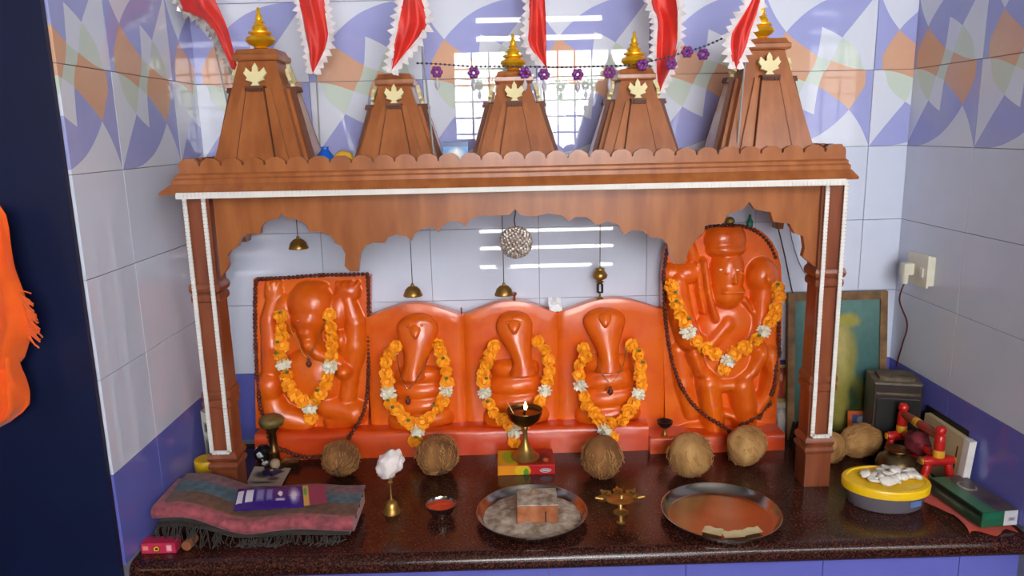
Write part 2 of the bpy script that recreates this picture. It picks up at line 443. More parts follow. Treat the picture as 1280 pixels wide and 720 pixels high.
# walk the outline as columns (monotone in x after sorting out overhangs by a prism)
poly = [(p.x, p.z) for p in pp] + [(pp[-1].x, .752), (pp[0].x, .752)]
mk('arch_panel', G().prism(poly, YF + .012, YF + .03), M_['wood'], shrine, 0)
for s in (-1, 1):                         # side arch panels running back to the wall
    sp = [(-.30, .60), (-.29, .64), (-.26, .665), (-.22, .67), (-.18, .69), (-.14, .67), (-.10, .665), (-.07, .64), (-.06, .60), (-.02, .60), (-.02, .752), (-.33, .752), (-.33, .60)]
    g = G().prism(sp, -.008, .008); g.xf(Matrix(((0, 1, 0, s * .72), (1, 0, 0, 0), (0, 0, 1, 0), (0, 0, 0, 1))))
    mk('side_panel', g, M_['wood'], shrine, 0)
# columns
def sq(w, z, cx, cy): return rect(cx - w, cx + w, cy - w, cy + w, z)
CPROF = [(.031, 0), (.031, .086), (.034, .089), (.036, .096), (.034, .103), (.030, .106), (.034, .110), (.036, .117), (.034, .124), (.029, .13), (.029, .245), (.033, .248), (.034, .256), (.033, .263), (.0295, .266), (.033, .269), (.034, .277), (.033, .284), (.029, .288), (.0275, .50), (.032, .504), (.033, .511), (.032, .518), (.029, .522), (.034, .527), (.036, .535), (.034, .543), (.030, .548), (.030, .752)]
def beads(g, a, b, w=.0046):               # trim of small white blocks from a to b
    a, b = Vector(a), Vector(b); L = (b - a).length; n = max(1, int(L / .0085)); d = (b - a) / n; t = d.normalized()
    nrm = Vector((0, -1, 0)); sd = t.cross(nrm).normalized()
    for k in range(n):
        c = a + d * (k + .5); h = d.length * .43
        r0 = [c - t * h + sd * w, c - t * h - sd * w, c - t * h - sd * w + nrm * .004, c - t * h + sd * w + nrm * .004]
        r1 = [p + t * 2 * h for p in r0]; g.rings([r0, r1])
    g.box(min(a.x, b.x) - .002, max(a.x, b.x) + .002, a.y - .002, a.y - .0003, min(a.z, b.z) - .002, max(a.z, b.z) + .002)
for cx in (-.716, .730):
    cy = YF + .031
    col = mk('column', G().rings([sq(w, z, cx, cy) for w, z in CPROF]), M_['wood_dark'], shrine, 25)
    g = G(); x0, x1 = cx - .021, cx + .021; yy = cy - .036
    beads(g, (x0, yy, .752), (x0, yy, .135)); beads(g, (x0, yy, .135), (x1, yy, .135)); beads(g, (x1, yy, .135), (x1, yy, .752))
    mk('white_trim', g, M_['lace'], col, 0)
g = G(); beads(g, (-.742, YF - .034, .7525), (.735, YF - .034, .7455), .005)
mk('white_trim', g, M_['lace'], shrine, 0)
# spires
LEAF = [(0, 1), (.12, .80), (.13, .62), (.20, .60), (.40, .80), (.46, .62), (.52, .56), (.36, .36), (.42, .26), (.24, .20), (.10, .14), (.20, 0)]
LEAF = LEAF + [(-x, z) for x, z in reversed(LEAF[1:])]
FIN = [(.012, 0), (.021, .003), (.016, .007), (.030, .014), (.038, .023), (.035, .031), (.020, .037), (.030, .041), (.030, .045), (.016, .048), (.020, .056), (.014, .063), (.009, .066), (.014, .070), (.008, .074), (.009, .084), (.0045, .090), (.0045, .102), (.001, .106)]
def tower(cx, cy, hb, ht, zt, fin):
    z0 = .8; t = mk('tower', G().rings([sq(hb, z0, cx, cy), sq(ht * .92, zt, cx, cy), sq(ht * 1.12, zt + .001, cx, cy), sq(ht * 1.16, zt + .005, cx, cy), sq(ht * 1.16, zt + .013, cx, cy), sq(ht * 1.05, zt + .017, cx, cy), sq(ht * .95, zt + .026, cx, cy), sq(ht * .3, zt + .03, cx, cy)]), M_['wood'], shrine, 20)
    H = zt - z0; zl = z0 + H * .745
    for k in range(4):
        if k == 2: continue               # the back face lies against the wall side
        R = Matrix.Translation((cx, cy, 0)) @ Matrix.Rotation(k * PI / 2, 4, 'Z')
        def face(fa, fb, y_out, za, zb):  # slab hugging the sloping face from za to zb, half widths fa, fb
            def yo(z): return -(hb + (ht * .92 - hb) * (z - z0) / H)
            return G().add([(-fa, yo(za) + .004, za), (fa, yo(za) + .004, za), (fb, yo(zb) + .004, zb), (-fb, yo(zb) + .004, zb), (-fa, yo(za) - y_out, za), (fa, yo(za) - y_out, za), (fb, yo(zb) - y_out, zb), (-fb, yo(zb) - y_out, zb)],
                           [(4, 5, 6, 7), (0, 4, 7, 3), (1, 2, 6, 5), (3, 7, 6, 2), (0, 1, 5, 4)])
        for f, o in ((.74, .008), (.44, .018)):
            g = face(hb * f, ht * .92 * f * 1.02, o, z0, zl + (0 if f > .5 else .004)).xf(R)
            pn = mk('face_panel', g, M_['wood'], t, 0)
            if f < .5:
                for sd in (-1, 1):
                    gg = face(.0009, .0008, o + .0006, z0, zl).move(0, 0, 0)
                    gg.v = [Vector((p.x + sd * (hb * f + (ht * .92 * f * 1.02 - hb * f) * (p.z - z0) / (zl - z0)), p.y, p.z)) for p in gg.v]
                    mk('groove', gg.xf(R), M_['groove'], t, 0)
        yl = -(hb + (ht * .92 - hb) * (zl - z0) / H)
        g = G().box(-ht * .46, ht * .46, yl - .024, yl + .004, zl, zl + .005)
        nt = 9
        for q in range(nt):
            x = -ht * .46 + ht * .92 * (q + .5) / nt; g.box(x - ht * .035, x + ht * .035, yl - .026, yl - .012, zl - .007, zl)
        mk('ledge', g.xf(R), M_['groove'], t, 0)
        lh = .047 * hb / .095; g = G().prism([(x * lh * .98, z * lh) for x, z in LEAF], -.004, .004)
        g.xf(R @ Matrix.Translation((0, yl - .010, zl + .005)) @ Matrix.Rotation(-math.atan2(hb - ht * .92, H) * .8, 4, 'X'))
        mk('leaf_ornament', g, M_['cream'], t, 0)
    if fin: mk('finial', G().lathe([(r * fin, z * fin) for r, z in FIN], 20, (cx, cy, zt + .028)), M_['gold'], t, 50)
tower(-.582, -.215, .105, .046, 1.045, .9)
tower(-.272, -.2, .092, .039, .985, 0)
tower(.008, -.2, .092, .039, .985, .82)
tower(.296, -.2, .092, .039, .985, .82)
tower(.594, -.215, .105, .046, 1.045, .8)

# ================================================================== IDOLS
def zc(x0, y0, k, pts): return [(x0 + p[0] / k, y0 + p[1] / k) + tuple(p[2:]) for p in pts]
class Relief:
    """height above a slab from soft-joined rounded forms given in pixels on the slab plane"""
    def __init__(s, Y): s.Y = Y; s.pr = []
    def p2(s, x, y): q = P(x, y, s.Y); return Vector((q.x, q.z))
    def ell(s, x, y, rx, ry, h, rot=0):
        s.pr.append(('e', s.p2(x, y), rx / 457, ry / 457, h, math.radians(rot)))
    def cap(s, pts, h=1.0):               # x, y, r chain
        for a, b in zip(pts, pts[1:]):
            s.pr.append(('c', s.p2(a[0], a[1]), s.p2(b[0], b[1]), a[2] / 457, b[2] / 457, h))
    def H(s, X, Z):
        p = Vector((X, Z)); hs = 0.0; K = 420.0; acc = 1.0
        for q in s.pr:
            if q[0] == 'e':
                d = p - q[1]; c, sn = math.cos(q[5]), math.sin(q[5])
                u, v = (d.x * c + d.y * sn) / q[2], (-d.x * sn + d.y * c) / q[3]; r2 = u * u + v * v
                if r2 >= 1: continue
                h = q[4] * (1 - r2) ** .5
            else:
                a, b = q[1], q[2]; ab = b - a; t = max(0, min(1, (p - a).dot(ab) / max(ab.length_squared, 1e-9)))
                r = q[3] + (q[4] - q[3]) * t; dd = (p - a - ab * t).length
                if dd >= r: continue
                h = q[5] * r * (1 - (dd / r) ** 2) ** .5
            acc += math.exp(K * h) - 1
        return math.log(acc) / K
def relief_mesh(rel, left, right, zb, zt, Yf, Yb, lean, nx, nz, wob=.0015):
    """slab with a relief front; left(z), right(z) give the outline"""
    g = G(); rows = []; back = []
    for j in range(nz + 1):
        z = zb + (zt - zb) * j / nz; a, b = left(z), right(z); row = []
        for i in range(nx + 1):
            x = a + (b - a) * i / nx
            e = min(i, nx - i) / nx; h = rel.H(x, z) + wob * noise.noise(Vector((x * 25, z * 25, 3)))
            row.append((x, Yf + lean * (z - zb) / (zt - zb) - h, z))
        rows.append(row)
    n = nx + 1; g.quadgrid(rows)
    bl = [(p[0][0], Yb, p[0][2]) for p in rows]; br = [(p[-1][0], Yb, p[-1][2]) for p in rows]
    g.quadgrid([[r[0] for r in rows], bl]); g.quadgrid([[r[-1] for r in rows], br])
    tp = rows[-1]; g.quadgrid([tp, [(p[0], Yb, p[2]) for p in tp]])
    return g

# --- plinth
pl = thing('idol_plinth', (0, -.07, 0), 'long low red-orange painted plinth under the row of idols', 'plinth')
def rough_block(x0, x1, y0, y1, z1, m):
    g = G(); nx = int((x1 - x0) / .02); rows = []
    for k in range(9):
        row = []
        for i in range(nx + 1):
            x = x0 + (x1 - x0) * i / nx; w = .004 * noise.noise(Vector((x * 12, k * .5, 1)))
            pf = [(y0 - .002, 0), (y0, z1 * .35), (y0 + .002, z1 * .8), (y0 + .006, z1 * .95), (y0 + .013, z1), (y0 + .03, z1 + .001), (y0 + .05, z1), (y1 - .001, z1), (y1, 0)][k]
            row.append((x, pf[0] + w, pf[1] + (w if 1 < k < 8 else 0)))
        rows.append(row)
    g.quadgrid(rows)
    for e in (0, -1): g.f.append(tuple(len(g.v) - (9 - k) * (nx + 1) + (0 if e == 0 else nx) for k in range(9)))
    return mk('plinth_block', g, m, pl, 60)
rough_block(-.722, .362, -.118, -.012, .074, M_['orange_red'])
rough_block(.362, .732, -.142, -.012, .046, M_['orange_red'])

# --- elephant-headed idol
gz = lambda *pts: zc(310, 330, 3, pts)
R1 = Relief(-.06)
def E(rel, k, x0, y0, *l):
    for x, y, rx, ry, h, *rot in l: rel.ell(x0 + x / k, y0 + y / k, rx / k, ry / k, h, *(rot or [0]))
def C(rel, k, x0, y0, pts, h=1.0): rel.cap([(x0 + a / k, y0 + b / k, r / k) for a, b, r in pts], h)
E(R1, 3, 310, 330, (232, 155, 86, 88, .052), (230, 205, 72, 62, .052), (234, 88, 62, 22, .026), (138, 190, 46, 78, .026, 10), (330, 190, 46, 78, .026, -10),
  (238, 430, 122, 118, .040), (95, 330, 48, 70, .024), (385, 330, 55, 75, .026), (85, 455, 52, 62, .044), (365, 395, 40, 38, .052),
  (370, 108, 50, 40, .020), (90, 110, 36, 52, .018), (350, 285, 30, 45, .034))
C(R1, 3, 310, 330, [(230, 205, 58), (227, 250, 48)], 1.32)
C(R1, 3, 310, 330, [(227, 250, 47), (236, 292, 38)], 1.5)
C(R1, 3, 310, 330, [(236, 292, 38), (268, 326, 32), (312, 347, 28), (352, 368, 25)], 2.0)
C(R1, 3, 310, 330, [(88, 140, 26), (74, 215, 34), (88, 310, 42), (85, 430, 36)])
C(R1, 3, 310, 330, [(372, 140, 28), (398, 225, 40), (400, 310, 44), (380, 420, 38), (372, 500, 36)])
C(R1, 3, 310, 330, [(80, 480, 44), (110, 560, 56), (215, 590, 40)], 1.0)
C(R1, 3, 310, 330, [(300, 530, 46), (400, 555, 52), (320, 590, 36)], 1.0)
for dx in (-34, -12, 12, 34): C(R1, 3, 310, 330, [(370 + dx * .5, 112, 9), (370 + dx * 1.1, 76, 9)], 1.9)
for dx in (-22, 0, 22): C(R1, 3, 310, 330, [(90 + dx * .5, 110, 10), (90 + dx, 74, 10)], 1.8)
C(R1, 3, 310, 330, [(70, 625, 22), (420, 622, 22)], .5)
gi = thing('elephant_idol', (-.555, -.06, .074), 'orange elephant-headed relief idol on an upright slab, marigold garland and square bead border', 'idol')
GL0, GR0 = P(322, 555, -.06).x, P(462, 555, -.06).x
GL1, GR1 = P(318, 347, -.03).x, P(464, 344, -.03).x
gzt = P(390, 346, -.03).z
fl = lambda z: GL0 + (GL1 - GL0) * (z - .07) / (gzt - .07)
fr = lambda z: GR0 + (GR1 - GR0) * (z - .07) / (gzt - .07)
mk('relief_slab', relief_mesh(R1, fl, fr, .072, gzt, -.062, -.010, .022, 120, 170), M_['orange'], gi, 180)
def surfY(rel, Yf, lean, zb, zt, x, z): return Yf + lean * (z - zb) / (zt - zb) - rel.H(x, z)
for ex in (-14, 14):
    p = P(310 + (231 + ex * 3.4) / 3, 330 + 214 / 3, -.095); p.y = surfY(R1, -.062, .022, .072, gzt, p.x, p.z)
    mk('eye', G().sphere(p, .0055, 10, 7, 1.2, .6, .75), M_['orange_red'], gi, 180)

# --- standing idol with club, on the right
R2 = Relief(-.075)
R2.ell(909, 300, 26, 22, .040); R2.ell(909, 312, 25, 12, .046); R2.ell(910, 343, 22, 36, .052); R2.ell(909, 366, 21, 22, .058); R2.cap([(914, 332, 4), (914, 350, 5)], 5.5 / 1)
R2.pr.pop(); R2.cap([(914, 334, 4.5), (914, 349, 6)], 4.9)
R2.cap([(900, 362, 5), (925, 362, 5)], 5.4)
R2.ell(904, 339, 4, 3, .054); R2.ell(924, 339, 4, 3, .054)
R2.ell(912, 420, 44, 46, .036); R2.ell(912, 455, 38, 40, .034)
R2.ell(858, 342, 19, 15, .040); R2.cap([(838, 343, 13), (872, 340, 10)], 1.1); R2.cap([(846, 352, 14), (852, 395, 16), (862, 425, 16), (885, 432, 12), (908, 404, 13)], 1.5)
R2.cap([(868, 322, 7), (860, 300, 8), (872, 290, 9)], 1.2)
R2.ell(954, 346, 20, 23, .046); R2.ell(956, 347, 9, 11, .054); R2.cap([(954, 362, 14), (950, 405, 15), (938, 430, 15)], 1.25)
R2.cap([(879, 328, 6), (884, 365, 6), (893, 398, 6)], 3.2); R2.cap([(872, 330, 5), (874, 360, 5), (880, 390, 5)], 2.6); R2.cap([(930, 375, 5), (944, 395, 5), (946, 412, 5)], 2.8)
R2.cap([(866, 440, 12), (874, 462, 11), (896, 480, 11), (918, 478, 11), (938, 462, 11), (950, 440, 12)], 1.9)
R2.cap([(884, 478, 17), (888, 505, 16), (892, 535, 15)], 1.5); R2.cap([(925, 480, 18), (930, 505, 17), (930, 535, 15)], 1.5)
R2.cap([(962, 442, 10), (964, 465, 11), (958, 490, 10), (944, 510, 9), (920, 520, 8), (905, 516, 6)], 1.9)
R2.cap([(850, 440, 12), (856, 480, 13), (866, 515, 12)], .8); R2.ell(876, 545, 40, 18, .024); R2.ell(940, 545, 34, 18, .024)
HI = [(500, 830, 969), (470, 829, 972), (420, 828, 975), (360, 828, 976), (335, 829, 975), (318, 831, 971), (306, 836, 965), (297, 847, 958), (291, 862, 951), (286, 880, 943), (283, 893, 933)]
hrow = [(P(xa, y, -.05).z, P(xa, y, -.05).x, P(xb, y, -.05).x) for y, xa, xb in HI]
hl = lambda z: lerp1(hrow, z)[0]
hr = lambda z: lerp1(hrow, z)[1]
hzt = hrow[-1][0]
hi = thing('standing_idol', (.575, -.07, .046), 'orange standing bearded relief idol with raised club on a round-topped slab', 'idol')
mk('relief_slab', relief_mesh(R2, hl, hr, .044, hzt, -.066, -.010, .012, 130, 200), M_['orange'], hi, 180)
for ex in (904, 924):
    p = P(ex, 339, -.12); p.y = surfY(R2, -.066, .012, .044, hzt, p.x, p.z) - .0005
    mk('eye', G().sphere(p, .0042, 8, 6, 1.1, .5, .6), M_['white_petal'], hi, 180)

# --- three cobra idols side by side
YS = -.062
cob = [
    dict(x0=461, x1=582, k=3.6, ox=460, oy=370, hood=[(88, 222, 40), (105, 221, 118), (140, 218, 164), (175, 222, 160), (215, 224, 138), (260, 220, 108), (300, 212, 84), (340, 204, 84), (365, 204, 100)], head=(212, 160), eyes=((178, 138), (240, 134)), cx=232),
    dict(x0=582, x1=698, k=3.6, ox=570, oy=370, hood=[(78, 262, 40), (95, 262, 112), (130, 263, 146), (170, 264, 140), (205, 272, 118), (245, 285, 92), (290, 300, 76), (320, 302, 90), (345, 300, 110)], head=(262, 138), eyes=((232, 122), (288, 122)), cx=268),
    dict(x0=698, x1=831, k=3.6, ox=690, oy=370, hood=[(62, 240, 50), (78, 240, 128), (110, 240, 170), (145, 240, 158), (190, 245, 124), (230, 250, 92), (270, 255, 78), (300, 256, 84), (330, 255, 110)], head=(240, 108), eyes=((218, 104), (262, 104)), cx=250)]
clabel = ['orange cobra idol with a spread hood, bell-pendant necklace, beside the elephant-headed idol', 'orange cobra idol behind the burning brass lamp, the middle of three', 'orange cobra idol with a spread hood and red-pendant chain, beside the standing idol']
for ci, c in enumerate(cob):
    a, b = P(c['x0'], 480, YS), P(c['x1'], 480, YS)
    X0, X1 = a.x, b.x; cx = P(c['ox'] + c['cx'] / 3.6, 480, YS).x
    t = thing('cobra_idol', (cx, -.06, .074), clabel[ci], 'idol', 'three cobra idols')
    def top(x):
        u = (x - X0) / (X1 - X0); return .383 + .036 * max(0, math.sin(PI * max(0, min(1, u)))) ** 1.3
    g = G(); rows = []; nx = 40
    for j in range(25):
        row = []
        for i in range(nx + 1):
            x = X0 + .0002 + (X1 - X0 - .0004) * i / nx; e = min(i, nx - i) / nx
            z = .045 + (top(x) - .045) * j / 24
            row.append((x, YS + (.005 if e < .02 else .003 * max(0, .06 - e) / .06) + .0025 * noise.noise(Vector((x * 14, z * 14, ci))) + (.004 if j == 24 else 0), z))
        rows.append(row)
    tp = rows[-1]; rows.append([(p[0], -.035, p[2] + .002) for p in tp]); rows.append([(p[0], -.012, p[2] - .002) for p in tp]); rows.append([(p[0], -.012, .045) for p in tp])
    g.quadgrid(rows); n = nx + 1
    for e in (0, nx): g.f.append(tuple(k * n + e for k in range(len(rows))))
    mk('slab', g, M_['orange'], t, 60)
    # coiled body
    zt_c = P(640, c['oy'] + (c['hood'][-1][0] - 48) / 3.6, -.09).z
    rs = []; NR = 28; zb_c = .072
    for j in range(NR + 1):
        f = j / NR; z = zb_c + (zt_c - zb_c) * f; lobe = abs(math.sin(PI * (f * 4.0 + .02))) ** .55
        w = .098 - .034 * f; w = w * (.87 + .13 * lobe); d = (.062 - .016 * f) * (.74 + .26 * lobe)
        if f > .97: w *= .8; d *= .7
        rs.append([(cx + w * math.cos(q * PI / 16), YS + .01 - d * max(0, math.sin(q * PI / 16)) ** .8, z + .006 * math.sin(q * PI / 16 * 2) * (1 - f)) for q in range(17)])
    g = G().rings(rs, close=False)
    g.quadgrid([rs[-1], [(cx, YS - .005, zt_c + .004)] * 17])
    mk('coils', g, M_['orange'], t, 180)
    # hood and neck
    rs = []
    hz = []
    for k, (zy, zx, w) in enumerate(c['hood']):
        f = k / (len(c['hood']) - 1); p = P(c['ox'] + zx / 3.6, c['oy'] + zy / 3.6, -.095)
        yc = YS - .012 - .034 * f ** 1.3
        dp = .018 + .010 * f
        if k == 0: dp = .006
        hz.append((p.x, yc, p.z, w / 3.6 / 457 / 2 * 1.14, dp))
    for k in range(len(hz) - 1):
        for q in range(4):
            s_ = k + q / 4; v = [hz[k][m_] + (hz[k + 1][m_] - hz[k][m_]) * q / 4 for m_ in range(5)]; rs.append(v)
    rs.append(list(hz[-1]))
    for _ in range(3):
        rs = [rs[0]] + [[(rs[i - 1][m_] + 2 * rs[i][m_] + rs[i + 1][m_]) / 4 for m_ in range(5)] for i in range(1, len(rs) - 1)] + [rs[-1]]
    g = G().rings([[(x + w * math.cos(2 * PI * q / 20), y + d * math.sin(2 * PI * q / 20) + .004 * abs(math.cos(2 * PI * q / 20)), z) for q in range(20)] for x, y, z, w, d in rs])
    hood = mk('hood', g, M_['orange'], t, 180)
    hp = P(c['ox'] + c['head'][0] / 3.6, c['oy'] + c['head'][1] / 3.6, YS - .04)
    g = G()
    for f_, w_, yo in ((0, .004, .0), (.12, .013, .006), (.3, .0175, .011), (.5, .0165, .015), (.7, .012, .019), (.88, .008, .019), (1, .002, .014)):
        pass
    hs = [(.020, .005, .002), (.017, .013, .006), (.010, .0185, .010), (.002, .0185, .0135), (-.006, .0150, .0165), (-.013, .0115, .0175), (-.019, .0075, .0155), (-.023, .0025, .011)]
    g.rings([[(hp.x + w_ * math.cos(2 * PI * q / 18), YS - .024 - yo * .4 + (yo + .004) * math.sin(2 * PI * q / 18), hp.z + dz) for q in range(18)] for dz, w_, yo in hs])
    mk('head', g, M_['orange'], t, 180)
    for ex, ey in c['eyes']:
        p = P(c['ox'] + ex / 3.6, c['oy'] + ey / 3.6, YS - .04); mk('eye', G().sphere((p.x, YS - .034, p.z), .005, 10, 7, 1, .8, 1), M_['orange'], t, 180)

# ================================================================== GARLANDS AND BEADS
def flower_mesh(seed, R, layers, m, width):
    rn = random.Random(seed); g = G()
    g.sphere((0, 0, 0), R * .5, 6, 4)
    for r, n, tilt in layers:
        for k in range(n):
            a = 2 * PI * (k + rn.random() * .4) / n; tl = tilt + rn.uniform(-.15, .15)
            d = Vector((math.cos(a) * math.cos(tl), math.sin(a) * math.cos(tl), math.sin(tl))); s = Vector((-math.sin(a), math.cos(a), 0)); up = d.cross(s)
            w = R * width * rn.uniform(.8, 1.2); L = R * r * rn.uniform(.9, 1.1)
            p0 = d * L * .35
            g.add([p0 - s * w * .4, p0 + s * w * .4, d * L * .8 + s * w - up * w * .2, d * L + up * w * .3, d * L * .8 - s * w - up * w * .2], [(0, 1, 2, 4), (4, 2, 3)])
    me = g.mesh('flower', 0); me.materials.append(m); return me
MARI = [flower_mesh(k, .0195, [(1.08, 8, -.1), (1.0, 7, .5), (.85, 5, 1.0), (.95, 6, -.6)], M_['marigold'], .34) for k in range(4)]
WHIT = [flower_mesh(k + 20, .0205, [(1.05, 10, 0), (1.0, 9, .5), (.9, 6, 1.0), (1, 8, -.5)], M_['white_petal'], .2) for k in range(2)]
STEM = G().sphere((0, 0, 0), .0045, 7, 5, 1.2, .7, 1).mesh('green_sepal', 60); STEM.materials.append(M_['leafgreen'])
def garland(label, pts, Yfun, loc, name='marigold_garland'):
    t = thing(name, loc, label, 'garland', 'marigold garlands on the idols')
    path = []
    for i, (x, y, k) in enumerate(pts):
        p = P(x, y, -.11)
        for _ in range(3): p = P(x, y, min(Yfun(p.x, p.z), -.134 if p.z < .10 else 0))
        path.append(p)
        me = random.choice(WHIT if k else MARI); o = bpy.data.objects.new('white_flower' if k else 'marigold', me)
        s = random.uniform(.92, 1.1) * (1.05 if k else .98)
        M = Matrix.Translation(p) @ Matrix.Rotation(PI / 2 + random.uniform(-.5, .5), 4, 'X') @ Matrix.Rotation(random.uniform(-.6, .6), 4, 'Y') @ Matrix.Rotation(random.uniform(0, 6), 4, 'Z') @ Matrix.Scale(s, 4)
        put(o, t, M)
        if not k and random.random() < .22:
            o2 = bpy.data.objects.new('sepal', STEM); put(o2, t, Matrix.Translation(p + Vector((random.uniform(-.01, .01), -.012, .013))))
    return t, path
def strands(L, Rr):                       # left strand downwards, right strand downwards
    return L + Rr
def with_thread(tp, nl, extra=None):
    t, path = tp; L, Rr = path[:nl], path[nl:]
    loop = list(L) + list(reversed(Rr))
    mk('thread', G().tube(bez([p + Vector((0, .012, 0)) for p in loop], 3), .0012, 5), M_['thread'], t, 180)
def gl(k, x0, y0, L, Rr): 
    f = lambda s: [(x0 + a / k, y0 + b / k, (w[0] if w else 0)) for a, b, *w in s]
    return f(L), f(Rr)
L, Rr = gl(3, 310, 330, [(125, 195), (125, 238), (127, 270), (127, 305), (122, 345), (133, 375, 1), (145, 417), (153, 455), (172, 488), (203, 512), (232, 537, 1), (235, 575)], [(305, 190), (310, 235), (315, 270), (315, 306), (312, 345), (308, 382, 1), (300, 422), (293, 453), (272, 485), (250, 510)])
yf = lambda x, z: min(surfY(R1, -.062, .022, .072, gzt, x, z), surfY(R1, -.062, .022, .072, gzt, x + .012, z), surfY(R1, -.062, .022, .072, gzt, x - .012, z)) - .014
with_thread(garland('marigold garland with white blossoms on the elephant-headed idol', L + Rr, yf, (-.555, -.12, .13)), len(L))
CY = lambda cx: (lambda x, z: YS - .012 - .05 * max(0, 1 - ((x - cx) / .1) ** 2) ** .5 * (1 if z < .28 else .35) - .008)
cgl = [
    (3.6, 460, 370, [(125, 228), (98, 262), (80, 300), (82, 345), (88, 385), (93, 435, 1), (102, 482), (130, 512), (160, 548), (195, 572), (225, 605, 1), (210, 648)], [(315, 215), (325, 250), (338, 295), (352, 340), (355, 385), (352, 427, 1), (335, 468), (313, 505), (277, 545), (245, 570)], 'marigold garland with white blossoms on the cobra idol beside the elephant-headed idol'),
    (3.6, 570, 370, [(172, 225), (155, 262), (138, 300), (122, 345), (125, 385), (130, 435, 1), (150, 485), (170, 522), (205, 555), (237, 582), (262, 610, 1), (262, 652)], [(368, 205), (400, 240), (418, 290), (420, 337), (412, 382), (400, 427, 1), (380, 472), (352, 520), (310, 575)], 'marigold garland on the middle cobra idol, partly behind the brass lamp'),
    (3.6, 690, 370, [(140, 236), (152, 270), (123, 310), (123, 355), (128, 402, 1), (145, 452), (158, 490), (190, 525), (213, 558), (240, 600, 1), (275, 635)], [(360, 222), (388, 262), (398, 312), (398, 360), (402, 400), (388, 440, 1), (370, 482), (345, 517), (318, 557), (265, 572)], 'marigold garland with white blossoms on the cobra idol beside the standing idol')]
for ci, (k, x0, y0, L, Rr, lab) in enumerate(cgl):
    L, Rr = gl(k, x0, y0, L, Rr); cx = P(x0 + cob[ci]['cx'] / 3.6, 480, YS).x
    with_thread(garland(lab, L + Rr, CY(cx), (cx, -.12, .1)), len(L))
L = [(839, 358, 0), (843, 370, 0), (846, 381, 0), (851, 392, 0), (856, 403, 0), (860, 414, 1), (871, 426, 0), (882, 435, 0), (894, 442, 0), (910, 451, 1), (905, 461, 0)]
Rr = [(973, 360, 0), (974, 371, 0), (970, 385, 0), (968, 394, 0), (962, 403, 0), (955, 414, 1), (945, 424, 0), (931, 434, 0), (918, 442, 0)]
yf2 = lambda x, z: min(surfY(R2, -.066, .012, .044, hzt, x + d, z) for d in (-.012, 0, .012)) - .014
with_thread(garland('wide marigold garland with white blossoms on the standing bearded idol', L + Rr, yf2, (.575, -.13, .2)), len(L))

def mala(label, path, closed, r, step, name='bead_mala', m='bead', catg='beads'):
    t = thing(name, path[len(path) // 2], label, catg)
    mk('thread', G().tube(path, .0012, 5), M_['thread'], t, 180)
    g = G(); acc = 0; d = 0
    for a, b in zip(path, path[1:]):
        L = (b - a).length; s = d
        while s < L:
            p = a + (b - a) * s / L; g.sphere(p, r * random.uniform(.88, 1.1), 7, 5); s += step
        d = s - L
    mk('beads', g, M_[m], t, 60, kind='stuff'); return t
def surf_path(px, rel, args, off, n=6):
    out = []
    for x, y in bez_px(px, n):
        p = P(x, y, -.08)
        for _ in range(3): p = P(x, y, surfY(rel, *args, p.x, p.z) - off)
        out.append(p)
    for q in out:
        if q.z < .084 and q.x < .362: q.y = min(q.y, -.126 - off)
        elif q.z < .056: q.y = min(q.y, -.150 - off)
    for _ in range(4): out = [out[0]] + [Vector((out[i].x, (out[i - 1].y + 2 * out[i].y + out[i + 1].y) / 4, out[i].z)) for i in range(1, len(out) - 1)] + [out[-1]]
    return out
def bez_px(px, n): return [(v.x, v.y) for v in bez([(x, y, 0) for x, y in px], n)]
GA = (-.062, .022, .072, gzt)
mpx = [(320, 352), (324, 349), (360, 347), (400, 344), (440, 343), (457, 343), (460, 348), (461, 400), (461, 450), (458, 500), (448, 528), (425, 552), (400, 560), (380, 558), (350, 545), (332, 525), (325, 505), (322, 470), (319, 420), (319, 370), (320, 352)]
mala('brown seed bead string framing the elephant-headed idol slab', surf_path(mpx, R1, GA, .006), True, .0062, .0118)
HA = (-.066, .012, .044, hzt)
mpx = [(836, 302), (831, 330), (830, 360), (832, 400), (838, 440), (848, 475), (862, 500), (880, 518), (900, 530), (920, 532), (940, 526), (955, 512), (966, 490), (972, 450), (974, 400)]
mala('brown seed bead string hanging down around the standing idol', surf_path(mpx, R2, HA, .006), False, .0062, .0118)
tpx = [(878, 287), (895, 284), (915, 283), (935, 286), (950, 294), (962, 307), (970, 325)]
mala('dark bead row along the rounded top of the standing idol slab', [P(x, y, -.055) + Vector((0, 0, .003)) for x, y in bez_px(tpx, 6)], False, .006, .011)
# fine necklaces with small pendants
def necklace(label, px, pend, Y, beadm='brass'):
    pts = [P(x, y, Y) for x, y in bez_px(px, 5)]
    t = thing('necklace', pts[len(pts) // 2], label, 'necklace', 'fine necklaces on the idols')
    mk('chain', G().tube(pts, .0013, 5), M_[beadm], t, 180)
    p = P(*pend, Y)
    mk('pendant', G().lathe([(.001, .012), (.004, .009), (.003, .005), (.007, 0), (.008, -.006), (.004, -.012), (.001, -.014)], 12, p), M_['bead'], t, 60)
necklace('fine gold chain with dark pendant on the elephant-headed idol', [(360, 404), (370, 425), (384, 447), (396, 425), (408, 400)], (386, 453), -.135)
necklace('fine silvery chain with red pendant on the cobra beside the elephant-headed idol', [(496, 440), (500, 465), (510, 486), (526, 466), (536, 446)], (510, 500), -.14, 'steel')
necklace('fine gold chain with red pendant on the cobra beside the standing idol', [(742, 438), (750, 462), (763, 478), (778, 460), (783, 434)], (763, 488), -.14)

